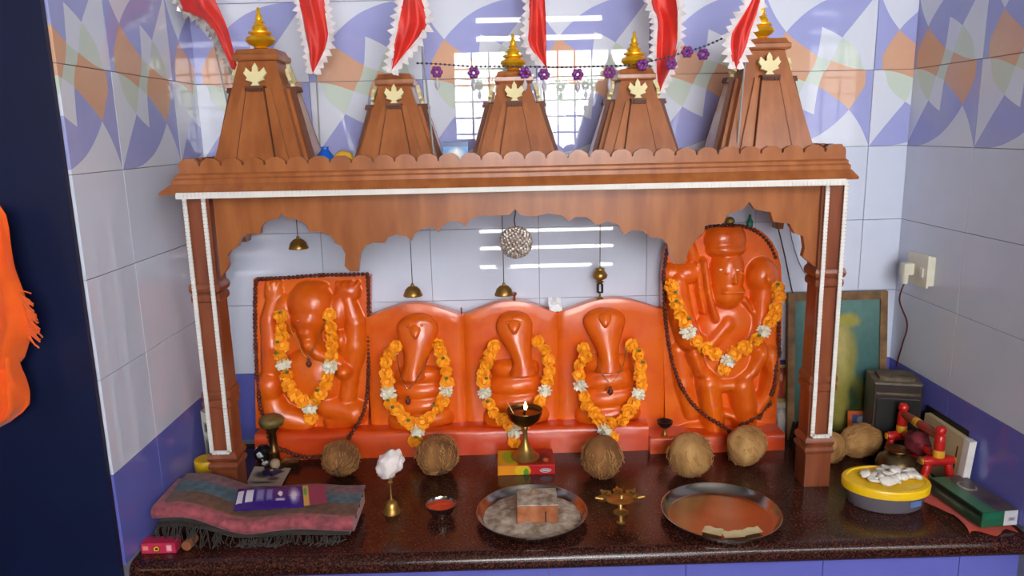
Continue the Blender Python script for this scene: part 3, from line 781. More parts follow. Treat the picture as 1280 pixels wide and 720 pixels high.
# ================================================================== COCONUTS
def coconut(px, py, w, h, label, m, tilt=(0, 0), pale=False, z0=0, grp='husked coconuts on the counter', cat='coconut'):
    base = PZ(px, py, z0); s = 950 / ((base - CP).length * 1000) * 1000 / 950
    D = (base - CP).length; R = w / 2 * D / FPX; H = h * D / FPX * .96
    c = Vector((base.x, base.y + R * .35, z0 + H * .5))
    rn = random.Random(px); rs = []
    for j in range(1, 16):
        a = PI * j / 16; rr = math.sin(a) ** .8 * R * (1 + .07 * math.cos(a))
        rs.append([Vector((rr * math.cos(2 * PI * q / 24), rr * math.sin(2 * PI * q / 24), -math.cos(a) * H * .5)) * (1 + .05 * noise.noise(Vector((math.cos(2 * PI * q / 24) * 1.5 * math.sin(a), math.sin(2 * PI * q / 24) * 1.5, px + a)))) for q in range(24)])
    rot = Matrix.Rotation(tilt[0], 4, 'X') @ Matrix.Rotation(tilt[1], 4, 'Y')
    g = G().rings(rs).xf(rot); zmin = min(p.z for p in g.v); T = Matrix.Translation((c.x, c.y, z0 - zmin))
    t = thing('coconut', (c.x, c.y, z0), label, cat, grp)
    g.xf(T); mk('husk', g, m, t, 180)
    f = G()
    for k in range(260 if pale else 190):
        a = rn.uniform(0, 2 * PI); v0 = rn.uniform(-.9, .8); L = rn.uniform(.2, .5); pts = []
        for q in range(4):
            v = v0 + (-L) * q / 3; v = max(-.99, v); r2 = (1 - v * v) ** .4 * R * (1.0 + .035 + (.12 * q / 3 if rn.random() < .4 else 0))
            aa = a + rn.uniform(-.08, .08); pts.append(Vector((r2 * math.cos(aa), r2 * math.sin(aa), v * H * .5)))
        f.tube([T @ rot @ p for p in pts], .0009, 3, False)
    for p in f.v: p.z = max(p.z, z0 + .0005)
    mk('fibres', f, M_['fibre'], t, 180, kind='stuff')
    e = G()
    for q in range(3):
        v = .96; aa = q * 2.1 + px; p = Vector((.2 * R * math.cos(aa), .2 * R * math.sin(aa) , -.49 * H)); 
        e.sphere(T @ rot @ p, .004, 6, 4)
    for p in e.v: p.z = max(p.z, z0 + .001)
    mk('eyes', e, M_['thread'], t, 180)
    return t
coconut(426, 597, 42, 42, 'brown coconut beside the shawl, in front of the elephant-headed idol', M_['coconut'], (-1.15, .1))
coconut(547, 596, 49, 49, 'large brown coconut between the cotton wick and the lamp box', M_['coconut'], (-.9, -.3))
coconut(754, 600, 47, 54, 'brown coconut with hanging fibres below the cobra beside the standing idol', M_['coconut'], (.2, .05))
coconut(864, 598, 50, 52, 'pale stringy coconut behind the empty steel plate', M_['coconut_pale'], (.25, -.25), True)
coconut(934, 584, 46, 45, 'coconut with a dark husk patch below the standing idol', M_['coconut_pale'], (-.8, -.7))
coconut(1078, 572, 34, 48, 'pale coconut lying between the shrine column and the red toy cradle', M_['coconut_pale'], (.3, 1.25), True)
coconut(1040, 580, 30, 36, 'pale split coconut husk tucked against the right shrine column', M_['coconut_pale'], (.2, .3), True)

# ================================================================== THINGS ON THE COUNTER
# lamp on its box
b0, b1 = PZ(622, 594), PZ(694, 594)
bx = thing('incense_box', (.02, -.2, 0), 'red, yellow and green printed carton under the brass lamp', 'box')
g = G().box(b0.x, b1.x, -.252, -.155, 0, .027, .001); M_['box_red'] = mat('red_carton', (186, 20, 18), rough=.4); mk('carton', g, M_['box_red'], bx, 0)
def label_quad(name, pts, m, parent, lab=None):
    me = bpy.data.meshes.new(name); me.from_pydata([tuple(p) for p in pts], [], [(0, 1, 2, 3)]); uv = me.uv_layers.new(name='UVMap')
    for l, c in zip(uv.data, ((0, 0), (1, 0), (1, 1), (0, 1))): l.uv = c
    # a thin sheet with thickness
    bm = bmesh.new(); bm.from_mesh(me); r = bmesh.ops.solidify(bm, geom=bm.faces[:], thickness=.0004); bm.to_mesh(me); bm.free()
    o = mk(name, me, m, parent, M=Matrix()); 
    if lab: o['label'] = lab
    return o
M_['box_front'] = print_mat('carton_front_print', (196, 22, 20), [('r', .2, .5, .24, .6, (240, 150, 10), .02), ('e', .44, .45, .14, .62, (236, 196, 30), .1), ('e', .50, .2, .05, .5, (90, 150, 30), .2), ('e', .84, .42, .1, .22, (225, 225, 225), .1), ('e', .84, .42, .085, .16, (20, 30, 90), .1), ('r', .84, .42, .06, .05, (230, 230, 230), .1)], noise_amt=.05)
M_['box_top'] = print_mat('carton_top_print', (170, 16, 16), [('r', .15, .5, .2, .6, (224, 160, 20), .1), ('e', .22, .55, .14, .4, (150, 170, 30), .2), ('e', .8, .4, .15, .35, (90, 20, 16), .3), ('e', .86, .3, .05, .12, (230, 110, 60), .2)], noise_amt=.05)
label_quad('front_print', [(b0.x + .001, -.2526, .001), (b1.x - .001, -.2526, .001), (b1.x - .001, -.2526, .026), (b0.x + .001, -.2526, .026)], M_['box_front'], bx)
label_quad('top_print', [(b0.x + .001, -.251, .0274), (b1.x - .001, -.251, .0274), (b1.x - .001, -.156, .0274), (b0.x + .001, -.156, .0274)], M_['box_top'], bx)
lx = P(657, 570, -.205).x; lz = .028
lamp = thing('oil_lamp', (lx, -.207, lz), 'brass goblet-shaped oil lamp burning on the printed carton', 'lamp')
mk('stand', G().lathe([(.036, 0), (.037, .004), (.03, .010), (.019, .022), (.010, .038), (.0065, .055), (.006, .075), (.0085, .083), (.006, .088), (.012, .094)], 28, (lx, -.207, lz)), M_['brass'], lamp, 60)
mk('bowl', G().lathe([(.008, .09), (.026, .096), (.040, .110), (.046, .126), (.047, .134), (.045, .134), (.042, .124), (.02, .118), (.001, .117)], 32, (lx, -.207, lz)), M_['brass_dark'], lamp, 60)
mk('oil', G().lathe([(.0425, .1245), (.0425, .1255), (.001, .1255)], 24, (lx, -.207, lz)), mat('lamp_oil', (88, 40, 16), rough=.08), lamp, 60)
mk('wick', G().tube([(lx - .004, -.212, lz + .124), (lx, -.214, lz + .130), (lx + .002, -.215, lz + .137)], .003, 6), M_['black'], lamp, 60)
fl_ = mk('flame', G().lathe([(.0006, 0), (.0036, .004), (.0046, .009), (.0036, .015), (.0018, .02), (.0004, .025)], 12, (lx + .002, -.215, lz + .135)), None, lamp, 180)
t = NT('flame'); t.inp('Emission Color', lin((255, 214, 120))); t.inp('Emission Strength', 25.0); t.inp('Base Color', (0, 0, 0, 1)); fl_.data.materials.append(t.m)
mk('incense_stick', G().tube([(lx - .03, -.215, lz + .128), (lx - .044, -.218, lz + .158)], .0011, 5), M_['cream'], lamp, 60)

# brass bell with cotton on its handle
p = PZ(490, 640); 
bl = thing('hand_bell', p, 'small brass hand bell with long handle left of the kumkum cup', 'bell')
mk('bell_body', G().lathe([(.022, 0), (.0225, .003), (.019, .007), (.0165, .014), (.0145, .023), (.009, .029), (.004, .032)], 24, p), M_['brass'], bl, 60)
mk('handle', G().lathe([(.004, .031), (.0022, .034), (.0018, .07), (.003, .074), (.006, .076), (.003, .080), (.007, .086), (.004, .092), (.006, .096), (.001, .102)], 14, p), M_['brass'], bl, 60)
for s in (-1, 1): mk('prong', G().tube([p + Vector((0, 0, .084)), p + Vector((s * .012, 0, .09)), p + Vector((s * .010, 0, .098))], .002, 6), M_['brass'], bl, 60)
g = G(); rn = random.Random(3)
bm = bmesh.new(); bmesh.ops.create_icosphere(bm, subdivisions=4, radius=1)
for v in bm.verts:
    n_ = v.co.normalized(); d = 1 + .22 * noise.noise(n_ * 2.2) + .14 * noise.noise(n_ * 6) + .06 * noise.noise(n_ * 15)
    v.co = Vector((n_.x * .030 + n_.z * .008, n_.y * .024, n_.z * .034)) * d
g.bm(bm).move(p.x + .002, p.y, .122)
mk('cotton_tuft', g, mat('white_cotton', (236, 224, 220), rough=.95, scale=60, bump=.5, bscale=160), None, 180, label='tuft of white cotton stuck on the bell handle', cat='cotton')

# kumkum cup
p = PZ(552, 644)
cu = thing('kumkum_cup', p, 'small steel cup of orange-red powder beside the hand bell', 'cup')
mk('cup', G().lathe([(.018, 0), (.019, .002), (.027, .010), (.033, .022), (.0355, .030), (.0345, .0305), (.031, .022), (.02, .016), (.001, .015)], 28, p), M_['steel'], cu, 60)
mk('powder', G().lathe([(.032, .0235), (.026, .0262), (.012, .0275), (.001, .028)], 20, p), mat('kumkum_powder', (226, 84, 30), (200, 56, 20), rough=.95, scale=60, bump=.6, bscale=200), cu, 60, kind='stuff')

# steel plates
def plate(name, c, R, label, cat='plate', group='steel plates on the counter'):
    t = thing(name, c, label, cat)
    mk('dish', G().lathe([(R * .86, 0), (R * .89, .001), (R * .975, .017), (R, .0205), (R, .022), (R * .985, .0225), (R * .955, .018), (R * .885, .003), (R * .85, .002), (.001, .002)], 64, c), M_['steel'], t, 60); return t
c = (PZ(597, 638, .02) + PZ(733, 638, .02)) / 2; c.z = 0; c1 = c
plate('ash_plate', c, .1275, 'steel plate heaped with grey ash and a burnt block')
g = G(); rows = []
for j in range(14):
    r = .112 * j / 13; rows.append([(c.x + r * math.cos(q * PI / 24), c.y + r * math.sin(q * PI / 24), .004 + .010 * (1 - (j / 13) ** 3) + .006 * noise.noise(Vector((r * math.cos(q * PI / 24) * 45, r * math.sin(q * PI / 24) * 45, 0)))) for q in range(49)])
mk('ash_heap', g.quadgrid(rows), M_['ash'], None, 180, label='loose grey ash spread over the steel plate', cat='ash', kind='stuff')
g = G().box(-.046, .046, -.042, .042, 0, .040, .003); g.xf(Matrix.Rotation(-.03, 4, 'Z'))
rn = random.Random(5)
blk = thing('burnt_block', (c.x + .012, c.y - .002, .014), 'square block powdered with ash, burnt orange front, in the ash plate', 'block')
for p in g.v: p += Vector((rn.uniform(-.001, .001), rn.uniform(-.001, .001), rn.uniform(-.001, .001)))
g.move(c.x + .012, c.y - .002, .012)
mk('block', g, mat('scorched_block', (186, 120, 80), (150, 84, 48), rough=.9, scale=30, bump=.4), blk, 0)
mk('ash_crust', G().box(c.x - .034, c.x + .058, c.y - .041, c.y + .039, .0515, .055, .0015), M_['ash'], blk, 0)
mk('crack', G().box(c.x + .028, c.x + .0305, c.y - .0462, c.y - .040, .016, .040), M_['black'], blk, 0)
mk('incense_stub', G().tube([(c.x + .005, c.y + .03, .0555), (c.x + .004, c.y + .012, .060)], .0022, 5), M_['gold'], blk, 60)
c = (PZ(830, 635, .02) + PZ(973, 640, .02)) / 2; c.z = 0
t = plate('empty_plate', c, .134, 'shiny steel plate holding only scraps of paper')
for k, (dx, dy, a, w, d) in enumerate([(-.036, -.066, -.5, .042, .026), (.004, -.083, .05, .046, .024), (.046, -.072, .3, .048, .022)]):
    g = G(); n = 6
    for s in (0,): g.quadgrid([[( -w / 2 + w * i / n, -d / 2 + d * j / n, .003 + .004 * abs(math.sin(i * .9 + k)) * j / n) for i in range(n + 1)] for j in range(n + 1)])
    o = [Vector(p) for p in g.v]; 
    g.xf(Matrix.Translation((c.x + dx, c.y + dy, .003)) @ Matrix.Rotation(a, 4, 'Z'))
    mk('paper_scrap', g, M_['old_paper'], None, 60, label='scrap of folded cream paper lying in the empty steel plate', cat='paper', group='paper scraps in the plate')

# five-wick brass lamp
p = PZ(776, 654)
pa = thing('five_wick_lamp', p, 'small brass five-wick aarti lamp between the two steel plates', 'lamp')
mk('handle', G().tube([p + Vector((0, 0, .005)), p + Vector((0, .004, .02)), p + Vector((0, .01, .045)), p + Vector((0.004, .02, .056))], [.006, .005, .006, .007], 10), M_['brass'], pa, 60)
mk('foot', G().lathe([(.009, 0), (.010, .003), (.006, .006), (.004, .010)], 16, p), M_['brass'], pa, 60)
mk('finger_ring', G().lathe([(.016, .026), (.017, .028), (.012, .031), (.004, .032)], 16, p), M_['brass'], pa, 60)
for k in range(5):
    a = PI * (k / 4); q = p + Vector((.040 * math.cos(a), .012 + .034 * math.sin(a), .055))
    cup = mk('wick_cup', G().lathe([(.004, -.006), (.010, -.003), (.012, .003), (.011, .003), (.008, -.001), (.001, -.002)], 14, q), M_['brass'], pa, 60)
    mk('spout', G().tube([q, q + Vector((.016 * math.cos(a), .016 * math.sin(a), .003))], [.005, .003], 6), M_['brass'], cup, 60)
mk('wick_plate', G().lathe([(.001, .05), (.034, .052), (.034, .054), (.001, .054)], 20, p + Vector((0, .014, 0)), 1, .8), M_['brass'], pa, 60)

# small black cup on the plinth
p = P(831, 537, -.125); p.z = .047
kc = thing('incense_cup', p, 'small black footed incense cup on the plinth beside the standing idol', 'cup')
mk('bowl', G().lathe([(.004, .018), (.014, .024), (.021, .034), (.022, .040), (.020, .040), (.012, .030), (.001, .028)], 20, p), M_['black'], kc, 60)
mk('foot', G().lathe([(.008, 0), (.008, .002), (.003, .006), (.004, .018)], 14, p), M_['brass'], kc, 60)

# ---- left end: stacked striped shawl
def sheet_fold(x0, x1, y0, y1, zf, th, m, name, parent, amp=.004, seed=0, skew=0):
    """folded layer of cloth: rounded front fold, wavy along x"""
    g = G(); rows = []; nx = 44
    prof = [(0, 0)] + [(-.5 * math.sin(a * PI / 8), .5 - .5 * math.cos(a * PI / 8)) for a in range(9)] + [(0, 1)]
    for i in range(nx + 1):
        x = x0 + (x1 - x0) * i / nx; z = zf(x); w = amp * noise.noise(Vector((x * 9, seed, 0)))
        fr_ = [(x + skew * 0, y0 + w + a * th, z + b * th) for a, b in prof]
        fr_ += [(x, y0 + (y1 - y0) * .5, z + th + .003 * noise.noise(Vector((x * 14, seed, 2)))), (x, y1, z + th), (x, y1, z)]
        rows.append(fr_)
    g.rings(rows)
    return mk(name, g, m, parent, 60)
sh = thing('folded_shawl', (-.60, -.41, 0), 'folded striped woollen shawl, pink, brown and teal, with dark fringe', 'shawl')
sx0, sx1 = -.80, -.372
def hump(x):
    t_ = max(0, min(1, (-.60 - x) / .17)); return .040 * t_ * t_ * (3 - 2 * t_) + .004 * math.sin((x + .8) * 26) * (1 - t_ * .5)
bandc = {'pink': (176, 84, 92), 'brown': (108, 66, 38), 'teal': (62, 92, 104), 'mauve': (118, 74, 78)}
for k, v in bandc.items(): M_['wool_' + k] = cloth('wool_' + k, v, [int(x * .7) for x in v], 60)
M_['wool_dark'] = cloth('wool_dark', (54, 44, 36), (36, 30, 26), 40)
sheet_fold(sx0, sx1 - .01, -.535, -.41, lambda x: .006 + max(0, hump(x)) * .8, .012, M_['wool_dark'], 'lower_fold', sh, seed=1)
sheet_fold(sx0 - .008, sx1, -.535, -.405, lambda x: .019 + hump(x), .030, M_['wool_pink'], 'pink_fold', sh, seed=2)
# upper sheet lying back in stripes
def stripe(y0, y1, m, lift, dz):
    g = G(); rows = []
    for j in range(7):
        row = []
        for i in range(41):
            x = sx0 + .012 + (sx1 + .004 - sx0 - .012) * i / 40; y = y0 + (y1 - y0) * j / 6
            row.append((x, y, .050 + lift + hump(x) * 1.0 + dz * j / 6 + .004 * noise.noise(Vector((x * 11, y * 16, 5)))))
        rows.append(row)
    rows = [[(p[0], p[1], p[2] - .010) for p in rows[0]]] + rows + [[(p[0], p[1], p[2] - .010) for p in rows[-1]]]
    g.quadgrid(rows); mk('stripe', g, m, sh, 60)
stripe(-.522, -.482, M_['wool_brown'], .002, .004); stripe(-.482, -.440, M_['wool_teal'], .006, .004); stripe(-.440, -.402, M_['wool_mauve'], .010, .002)
g = G(); rn = random.Random(9)
for k in range(150):
    x = rn.uniform(sx0, sx1 - .02); y = -.55 + rn.uniform(-.004, .008); z = .012 + hump(x)
    g.tube([(x, y, z), (x + rn.uniform(-.008, .008), y - rn.uniform(.004, .012), max(.002, z - .012)), (x + rn.uniform(-.012, .012), y - rn.uniform(.006, .026), .002)], .0012, 4, False)
mk('fringe', g, M_['wool_dark'], sh, 180, kind='stuff')
# rolled stick end under the shawl
mk('wooden_roller', G().tube([(-.728, -.575, .0115), (-.725, -.54, .0115)], .011, 12), mat('roller_wood', (150, 88, 56), rough=.7), None, 60, label='round wooden roller end poking out under the shawl', cat='roller')
# pink carton
pk = thing('pink_carton', (-.775, -.57, 0), 'small pink printed carton at the counter end under the shawl', 'box')
q0, q1 = PZ(172, 687), PZ(214, 686)
mk('carton', G().box(-.822, -.748, -.582, -.552, 0, .024, .0008), mat('pink_card', (196, 44, 78), rough=.4), pk, 0)
M_['pinkp'] = print_mat('pink_carton_print', (206, 48, 84), [('e', .44, .45, .11, .32, (40, 20, 20), .1), ('e', .44, .45, .09, .26, (236, 190, 40), .1), ('e', .44, .45, .05, .14, (40, 20, 20), .1), ('r', .12, .55, .08, .22, (240, 150, 130), .2), ('r', .82, .5, .07, .3, (244, 180, 190), .3)], noise_amt=.04)
label_quad('front_print', [(-.821, -.5826, .001), (-.749, -.5826, .001), (-.749, -.5826, .023), (-.821, -.5826, .023)], M_['pinkp'], pk)
# purple packet on the shawl
pc = thing('purple_packet', (-.55, -.43, .07), 'shiny purple foil packet with white print lying on the shawl', 'packet')
a0, a1, a2, a3 = PZ(294, 637, .066), PZ(408, 630, .062), PZ(403, 606, .073), PZ(300, 612, .078)
a0, a1, a2, a3 = PZ(292, 637, .070), PZ(380, 632, .067), PZ(378, 607, .074), PZ(298, 611, .078)
g = G(); rows = []
for j in range(7):
    v = j / 6; l = a0.lerp(a3, v); r = a1.lerp(a2, v)
    rows.append([l.lerp(r, i / 16) + Vector((0, 0, .006 * math.sin(PI * v) ** .6 * math.sin(PI * i / 16) ** .4 + .0012 * noise.noise(Vector((i * .6, j * .7, 0))))) for i in range(17)])
g.quadgrid(rows); bot = [[Vector((p[0], p[1], p[2])) - Vector((0, 0, .004)) for p in r] for r in (rows[0], rows[-1])]
g.quadgrid([rows[0], bot[0], bot[1], rows[-1]])
me = g.mesh('packet', 60); uvl = me.uv_layers.new(name='UVMap')
for lp in me.loops:
    i = lp.vertex_index; uvl.data[lp.index].uv = ((i % 17) / 16, min(i // 17, 6) / 6) if i < 119 else (0.5, 0)
M_['purp'] = print_mat('purple_foil_print', (54, 28, 120), [('r', .06, .52, .045, .3, (225, 220, 235), .04), ('r', .20, .55, .055, .3, (232, 228, 240), .04), ('r', .36, .55, .05, .26, (130, 116, 180), .3), ('r', .50, .55, .04, .24, (130, 116, 180), .3), ('e', .66, .55, .03, .12, (240, 236, 246), .2), ('r', .66, .28, .06, .05, (200, 190, 220), .3), ('e', .87, .5, .07, .34, (150, 138, 196), .4), ('e', .86, .45, .04, .2, (220, 214, 236), .4)], rough=.22, noise_amt=.05)
mk('packet', me, M_['purp'], pc, M=Matrix())
b0_, b1_ = PZ(380, 632, .068), PZ(402, 630, .066)
M_['foil_end'] = print_mat('pink_foil_end', (150, 62, 92), [('r', .08, .5, .16, .9, (214, 170, 90), .1), ('e', .1, .7, .08, .2, (80, 160, 80), .3)], rough=.2, noise_amt=.1)
label_quad('foil_end', [PZ(380, 632, .069), PZ(409, 629, .067), PZ(406, 605, .073), PZ(378, 607, .0765)], M_['foil_end'], pc, 'pink and gold foil end')
# jar with yellow lid, behind the left column
p = PZ(252, 604); p.x = -.790; p.y = -.275
jr = thing('honey_jar', p, 'small clear jar with a yellow lid beside the left shrine column', 'jar')
mk('jar_glass', G().lathe([(.030, 0), (.036, .004), (.037, .034), (.034, .046), (.028, .052), (.028, .056)], 28, p), mat('amber_jar', (176, 132, 60), (150, 104, 40), rough=.12, scale=10), jr, 60)
mk('lid', G().lathe([(.0305, .052), (.031, .053), (.031, .078), (.029, .081), (.001, .081)], 28, p), M_['yellow'], jr, 50)
g = G(); g.rings([[(p.x + .0374 * math.cos(a), p.y + .0374 * math.sin(a), z) for a in [-2.6 + .14 * q for q in range(16)]] for z in (.008, .034)], False, False)
mk('paper_label', g, mat('jar_label', (216, 206, 186), rough=.6), jr, 60)
g = G(); g.rings([[(p.x + .0378 * math.cos(a), p.y + .0378 * math.sin(a), z) for a in [-2.3 + .1 * q for q in range(9)]] for z in (.022, .032)], False, False)
mk('red_band', g, mat('jar_red_print', (178, 40, 24), rough=.5), jr, 60)
# newspaper bag behind the jar
M_['news'] = print_mat('newsprint', (206, 204, 190), [('r', .5, .42, .4, .22, (40, 44, 42), .25), ('r', .3, .8, .2, .06, (60, 60, 60), .3), ('r', .4, .15, .3, .06, (120, 118, 110), .4)], .8, .2, 40)
g = G(); rows = []
for j in range(11):
    v = j / 10; rows.append([(-.812 + .006 * math.sin(v * 4) + .075 * u_ / 8 * (1 - .35 * v), -.245 - .015 * math.sin(u_ * .9 + v * 2) + .04 * v - .02 * math.sin(PI * u_ / 8), .002 + .185 * v - .05 * (u_ / 8) * v) for u_ in range(9)])
g.quadgrid(rows); g.quadgrid([[Vector(p) + Vector((.002, .03, -.002)) for p in r] for r in rows])
g.quadgrid([rows[-1], [Vector(p) + Vector((.002, .03, -.002)) for p in rows[-1]]])
g.quadgrid([[r[0] for r in rows], [Vector(r[0]) + Vector((.002, .03, -.002)) for r in rows]]); g.quadgrid([[r[-1] for r in rows], [Vector(r[-1]) + Vector((.002, .03, -.002)) for r in rows]])
me = g.mesh('newspaper_bag', 60); uvl = me.uv_layers.new(name='UVMap')
for lp in me.loops:
    i = lp.vertex_index % 99; uvl.data[lp.index].uv = ((i % 9) / 8, (i // 9) / 10)
mk('newspaper_bag', me, M_['news'], None, M=Matrix(), label='crumpled printed paper bag against the left wall behind the jar', cat='bag')
# bronze stand behind the left column
p = Vector((-.655, -.165, 0))
bz = thing('bronze_stand', p, 'dull bronze pedestal lamp stand between the left column and elephant-headed idol', 'stand')
mk('pedestal', G().lathe([(.03, 0), (.03, .006), (.018, .014), (.012, .04), (.017, .048), (.011, .056), (.010, .10), (.018, .112), (.012, .118)], 20, p), M_['brass_dark'], bz, 60)
mk('dish', G().lathe([(.01, .115), (.03, .122), (.034, .135), (.030, .142), (.024, .146), (.001, .148)], 20, p), mat('pale_bronze', (150, 130, 74), (110, 92, 50), rough=.5, metal=.5), bz, 60)
mk('pale_knob', G().sphere(p + Vector((.006, -.02, .02)), .014, 10, 8), mat('pale_stone', (170, 150, 120), rough=.7), bz, 180)
# scattered papers, trinkets by the left column
M_['mag'] = print_mat('magazine_print', (196, 184, 166), [('e', .3, .6, .2, .16, (60, 50, 46), .4), ('e', .66, .4, .16, .1, (110, 70, 50), .4), ('r', .4, .2, .3, .06, (70, 60, 60), .5), ('e', .7, .8, .14, .08, (40, 40, 40), .4)], .6, .3, 22)
qa, qb, qc, qd = PZ(306, 608, .004), PZ(352, 607, .004), PZ(364, 585, .004), PZ(318, 583, .006)
label_quad('printed_leaflet', [qa, qb, qc, qd], M_['mag'], None); tag(bpy.data.objects['printed_leaflet'], 'cream printed leaflet lying in front of the elephant-headed idol', 'paper')
tb = thing('small_tin_tray', PZ(365, 582), 'tiny rectangular tin tray with brown contents beside the leaflet', 'tray')
c = PZ(364, 583); mk('tray', G().rings([rect(c.x - .021, c.x + .021, c.y - .016, c.y + .016, z_) if False else [(c.x + sx_ * (w_), c.y + sy_ * w_ * .75, z_) for sx_, sy_ in ((-1, -1), (1, -1), (1, 1), (-1, 1))] for w_, z_ in ((.016, 0), (.024, .018), (.022, .018), (.017, .006))]), M_['brass_dark'], tb, 0)
mk('contents', G().box(c.x - .0185, c.x + .0185, c.y - .014, c.y + .014, .006, .012, .001), mat('brown_paste', (120, 62, 36), rough=.8), tb, 0)
c = PZ(340, 594)
pu = thing('purple_matchbox', c, 'small dark purple sachet with a yellow dot on the leaflet', 'sachet')
g = G().box(-.019, .019, -.015, .015, .0, .008, .001).xf(Matrix.Translation((c.x, c.y, .0062)) @ Matrix.Rotation(-.6, 4, 'Z')); mk('sachet', g, mat('purple_card', (44, 32, 78), rough=.35), pu, 0)
mk('yellow_dot', G().lathe([(.005, .0143), (.005, .0149), (.001, .0149)], 12, (c.x, c.y, 0)), M_['gold'], pu, 50)
c = PZ(330, 582, 0)
g = G(); bm = bmesh.new(); bmesh.ops.create_icosphere(bm, subdivisions=3, radius=.024)
for v in bm.verts: v.co *= 1 + .35 * noise.noise(v.co * 70); v.co.z *= 1.1
g.bm(bm); zm = min(v.z for v in g.v); g.move(c.x, c.y + .01, -zm)
t = NT('crumpled_wrapper'); t.inp('Base Color', t.ramp(t.noise(35, 2), (.45, lin((24, 20, 22))), (.56, lin((20, 18, 20))), (.6, lin((226, 222, 220))))); t.inp('Roughness', .25)
mk('crumpled_wrapper', g, t.m, None, 30, label='crumpled black and white plastic wrapper by the left column', cat='wrapper')

# ---- right end
# framed cobra picture leaning on the back wall
fa, fb, fc, fd = P(992, 548, -.07), P(1112, 545, -.07), P(1113, 366, -.03), P(988, 368, -.03)
fx0, fx1, fzt = .765, 1.045, P(1050, 366, -.03).z
pf = thing('framed_picture', ((fx0 + fx1) / 2, -.05, 0), 'wood-framed faded cobra picture behind the right shrine column', 'picture')
lean = lambda z: -.075 + .05 * z / fzt
def barz(x0, x1, z0, z1):
    return G().add([(x, lean(z) + d, z) for z in (z0, z1) for x in (x0, x1) for d in (0, .016)], [(0, 2, 6, 4), (1, 5, 7, 3), (0, 4, 5, 1), (2, 3, 7, 6), (0, 1, 3, 2), (4, 6, 7, 5)])
M_['frame_wood'] = mat('old_frame_wood', (140, 104, 62), (104, 74, 42), rough=.6, scale=30)
for a in ((fx0, fx0 + .02, 0, fzt), (fx1 - .02, fx1, 0, fzt), (fx0 + .02, fx1 - .02, 0, .02), (fx0 + .02, fx1 - .02, fzt - .022, fzt)): mk('frame_bar', barz(*a), M_['frame_wood'], pf, 0)
M_['cobra_print'] = print_mat('cobra_print', (74, 118, 114), [('e', .5, .98, .8, .22, (100, 142, 136), .6), ('e', .5, .05, .7, .28, (30, 60, 36), .5), ('e', .60, .24, .27, .2, (122, 118, 44), .15), ('e', .60, .24, .19, .12, (48, 70, 40), .3), ('e', .54, .28, .10, .3, (150, 140, 62), .3), ('e', .56, .58, .17, .24, (160, 152, 72), .25), ('e', .56, .62, .07, .2, (196, 180, 110), .5), ('e', .60, .84, .16, .05, (176, 164, 70), .3), ('e', .3, .5, .1, .3, (110, 130, 80), .8)], .3, .22, 14)
label_quad('print', [(fx0 + .018, lean(.018) + .006, .018), (fx1 - .018, lean(.018) + .006, .018), (fx1 - .018, lean(fzt - .02) + .006, fzt - .02), (fx0 + .018, lean(fzt - .02) + .006, fzt - .02)], M_['cobra_print'], pf)
# speaker cabinet in the corner
spk = thing('speaker_box', (1.0, -.12, 0), 'dark brown wooden speaker box standing in the right corner', 'speaker')
sa = .32; S0 = Vector((1.014, -.158, 0)); SR = Matrix.Translation(S0) @ Matrix.Rotation(-.25, 4, 'Z')
M_['spk'] = mat('speaker_veneer', (52, 34, 26), (36, 22, 18), rough=.4, scale=20, stretch=(1, 1, .2))
M_['dust'] = mat('dusty_top', (112, 100, 80), (84, 72, 56), rough=.85, scale=30)
SH = P(1130, 465, -.12).z - .004
mk('cabinet', G().box(-.062, .056, -.05, .055, 0, SH, .003).xf(SR), M_['spk'], spk, 0)
mk('dusty_top', G().box(-.062, .056, -.05, .055, SH - .001, SH + .003, .001).xf(SR), M_['dust'], spk, 0)
mk('top_pad', G().rings([[(x * s_, y * s_, z) for x, y in ((-.045, -.028), (-.035, -.038), (.03, -.038), (.042, -.026), (.042, .03), (.03, .04), (-.035, .04), (-.045, .03))] for s_, z in ((1, SH + .003), (1, SH + .010), (.9, SH + .013))]).xf(SR), M_['dust'], spk, 30)
mk('front_grille', G().box(-.054, .048, -.053, -.0495, .02, SH - .04, .001).xf(SR), M_['black'], spk, 0)
mk('front_strip', G().box(-.056, .05, -.0525, -.0495, SH - .03, SH - .024).xf(SR), M_['dust'], spk, 0)
# wall socket, plug and cords
sz = onp = None
so = Vector((XR - .007, -.1, 0))
def onx(x, y, X): v = CF * FPX + CR * (x - 640) + CU * (360 - y); return CP + v * ((X - CP.x) / v.x)
k0, k1 = onx(1144, 353, XR - .007), onx(1171, 320, XR - .007)
sy0, sy1 = k1.y, k0.y; szb, szt = onx(1158, 355, XR - .007).z, onx(1158, 318, XR - .007).z
sk = thing('wall_socket', (XR - .02, (sy0 + sy1) / 2, szb), 'ivory switch socket box on the right tiled wall', 'socket')
mk('back_box', G().box(XR - .024, XR - .007, sy0, sy1, szb, szt, .003), M_['ivory'], sk, 30)
mk('face_plate', G().box(XR - .030, XR - .024, sy0 - .004, sy1 + .004, szb - .004, szt + .004, .002), M_['ivory'], sk, 30)
mk('rocker_switch', G().box(XR - .034, XR - .0295, sy0 + .012, sy0 + .026, szb + .022, szb + .046, .001), mat('switch_white', (238, 236, 226), rough=.3), sk, 0)
pgy = sy1 - .022; pgz = (szb + szt) / 2 - .004
pg = thing('power_plug', (XR - .05, pgy, pgz - .03), 'white two-pin plug pushed into the wall socket', 'plug')
mk('plug_body', G().box(XR - .058, XR - .0305, pgy - .013, pgy + .013, pgz - .014, pgz + .018, .004), M_['ivory'], pg, 30)
mk('cord_sleeve', G().lathe([(.007, -.038), (.009, -.013)], 10, (XR - .048, pgy, pgz)), M_['ivory'], pg, 60)
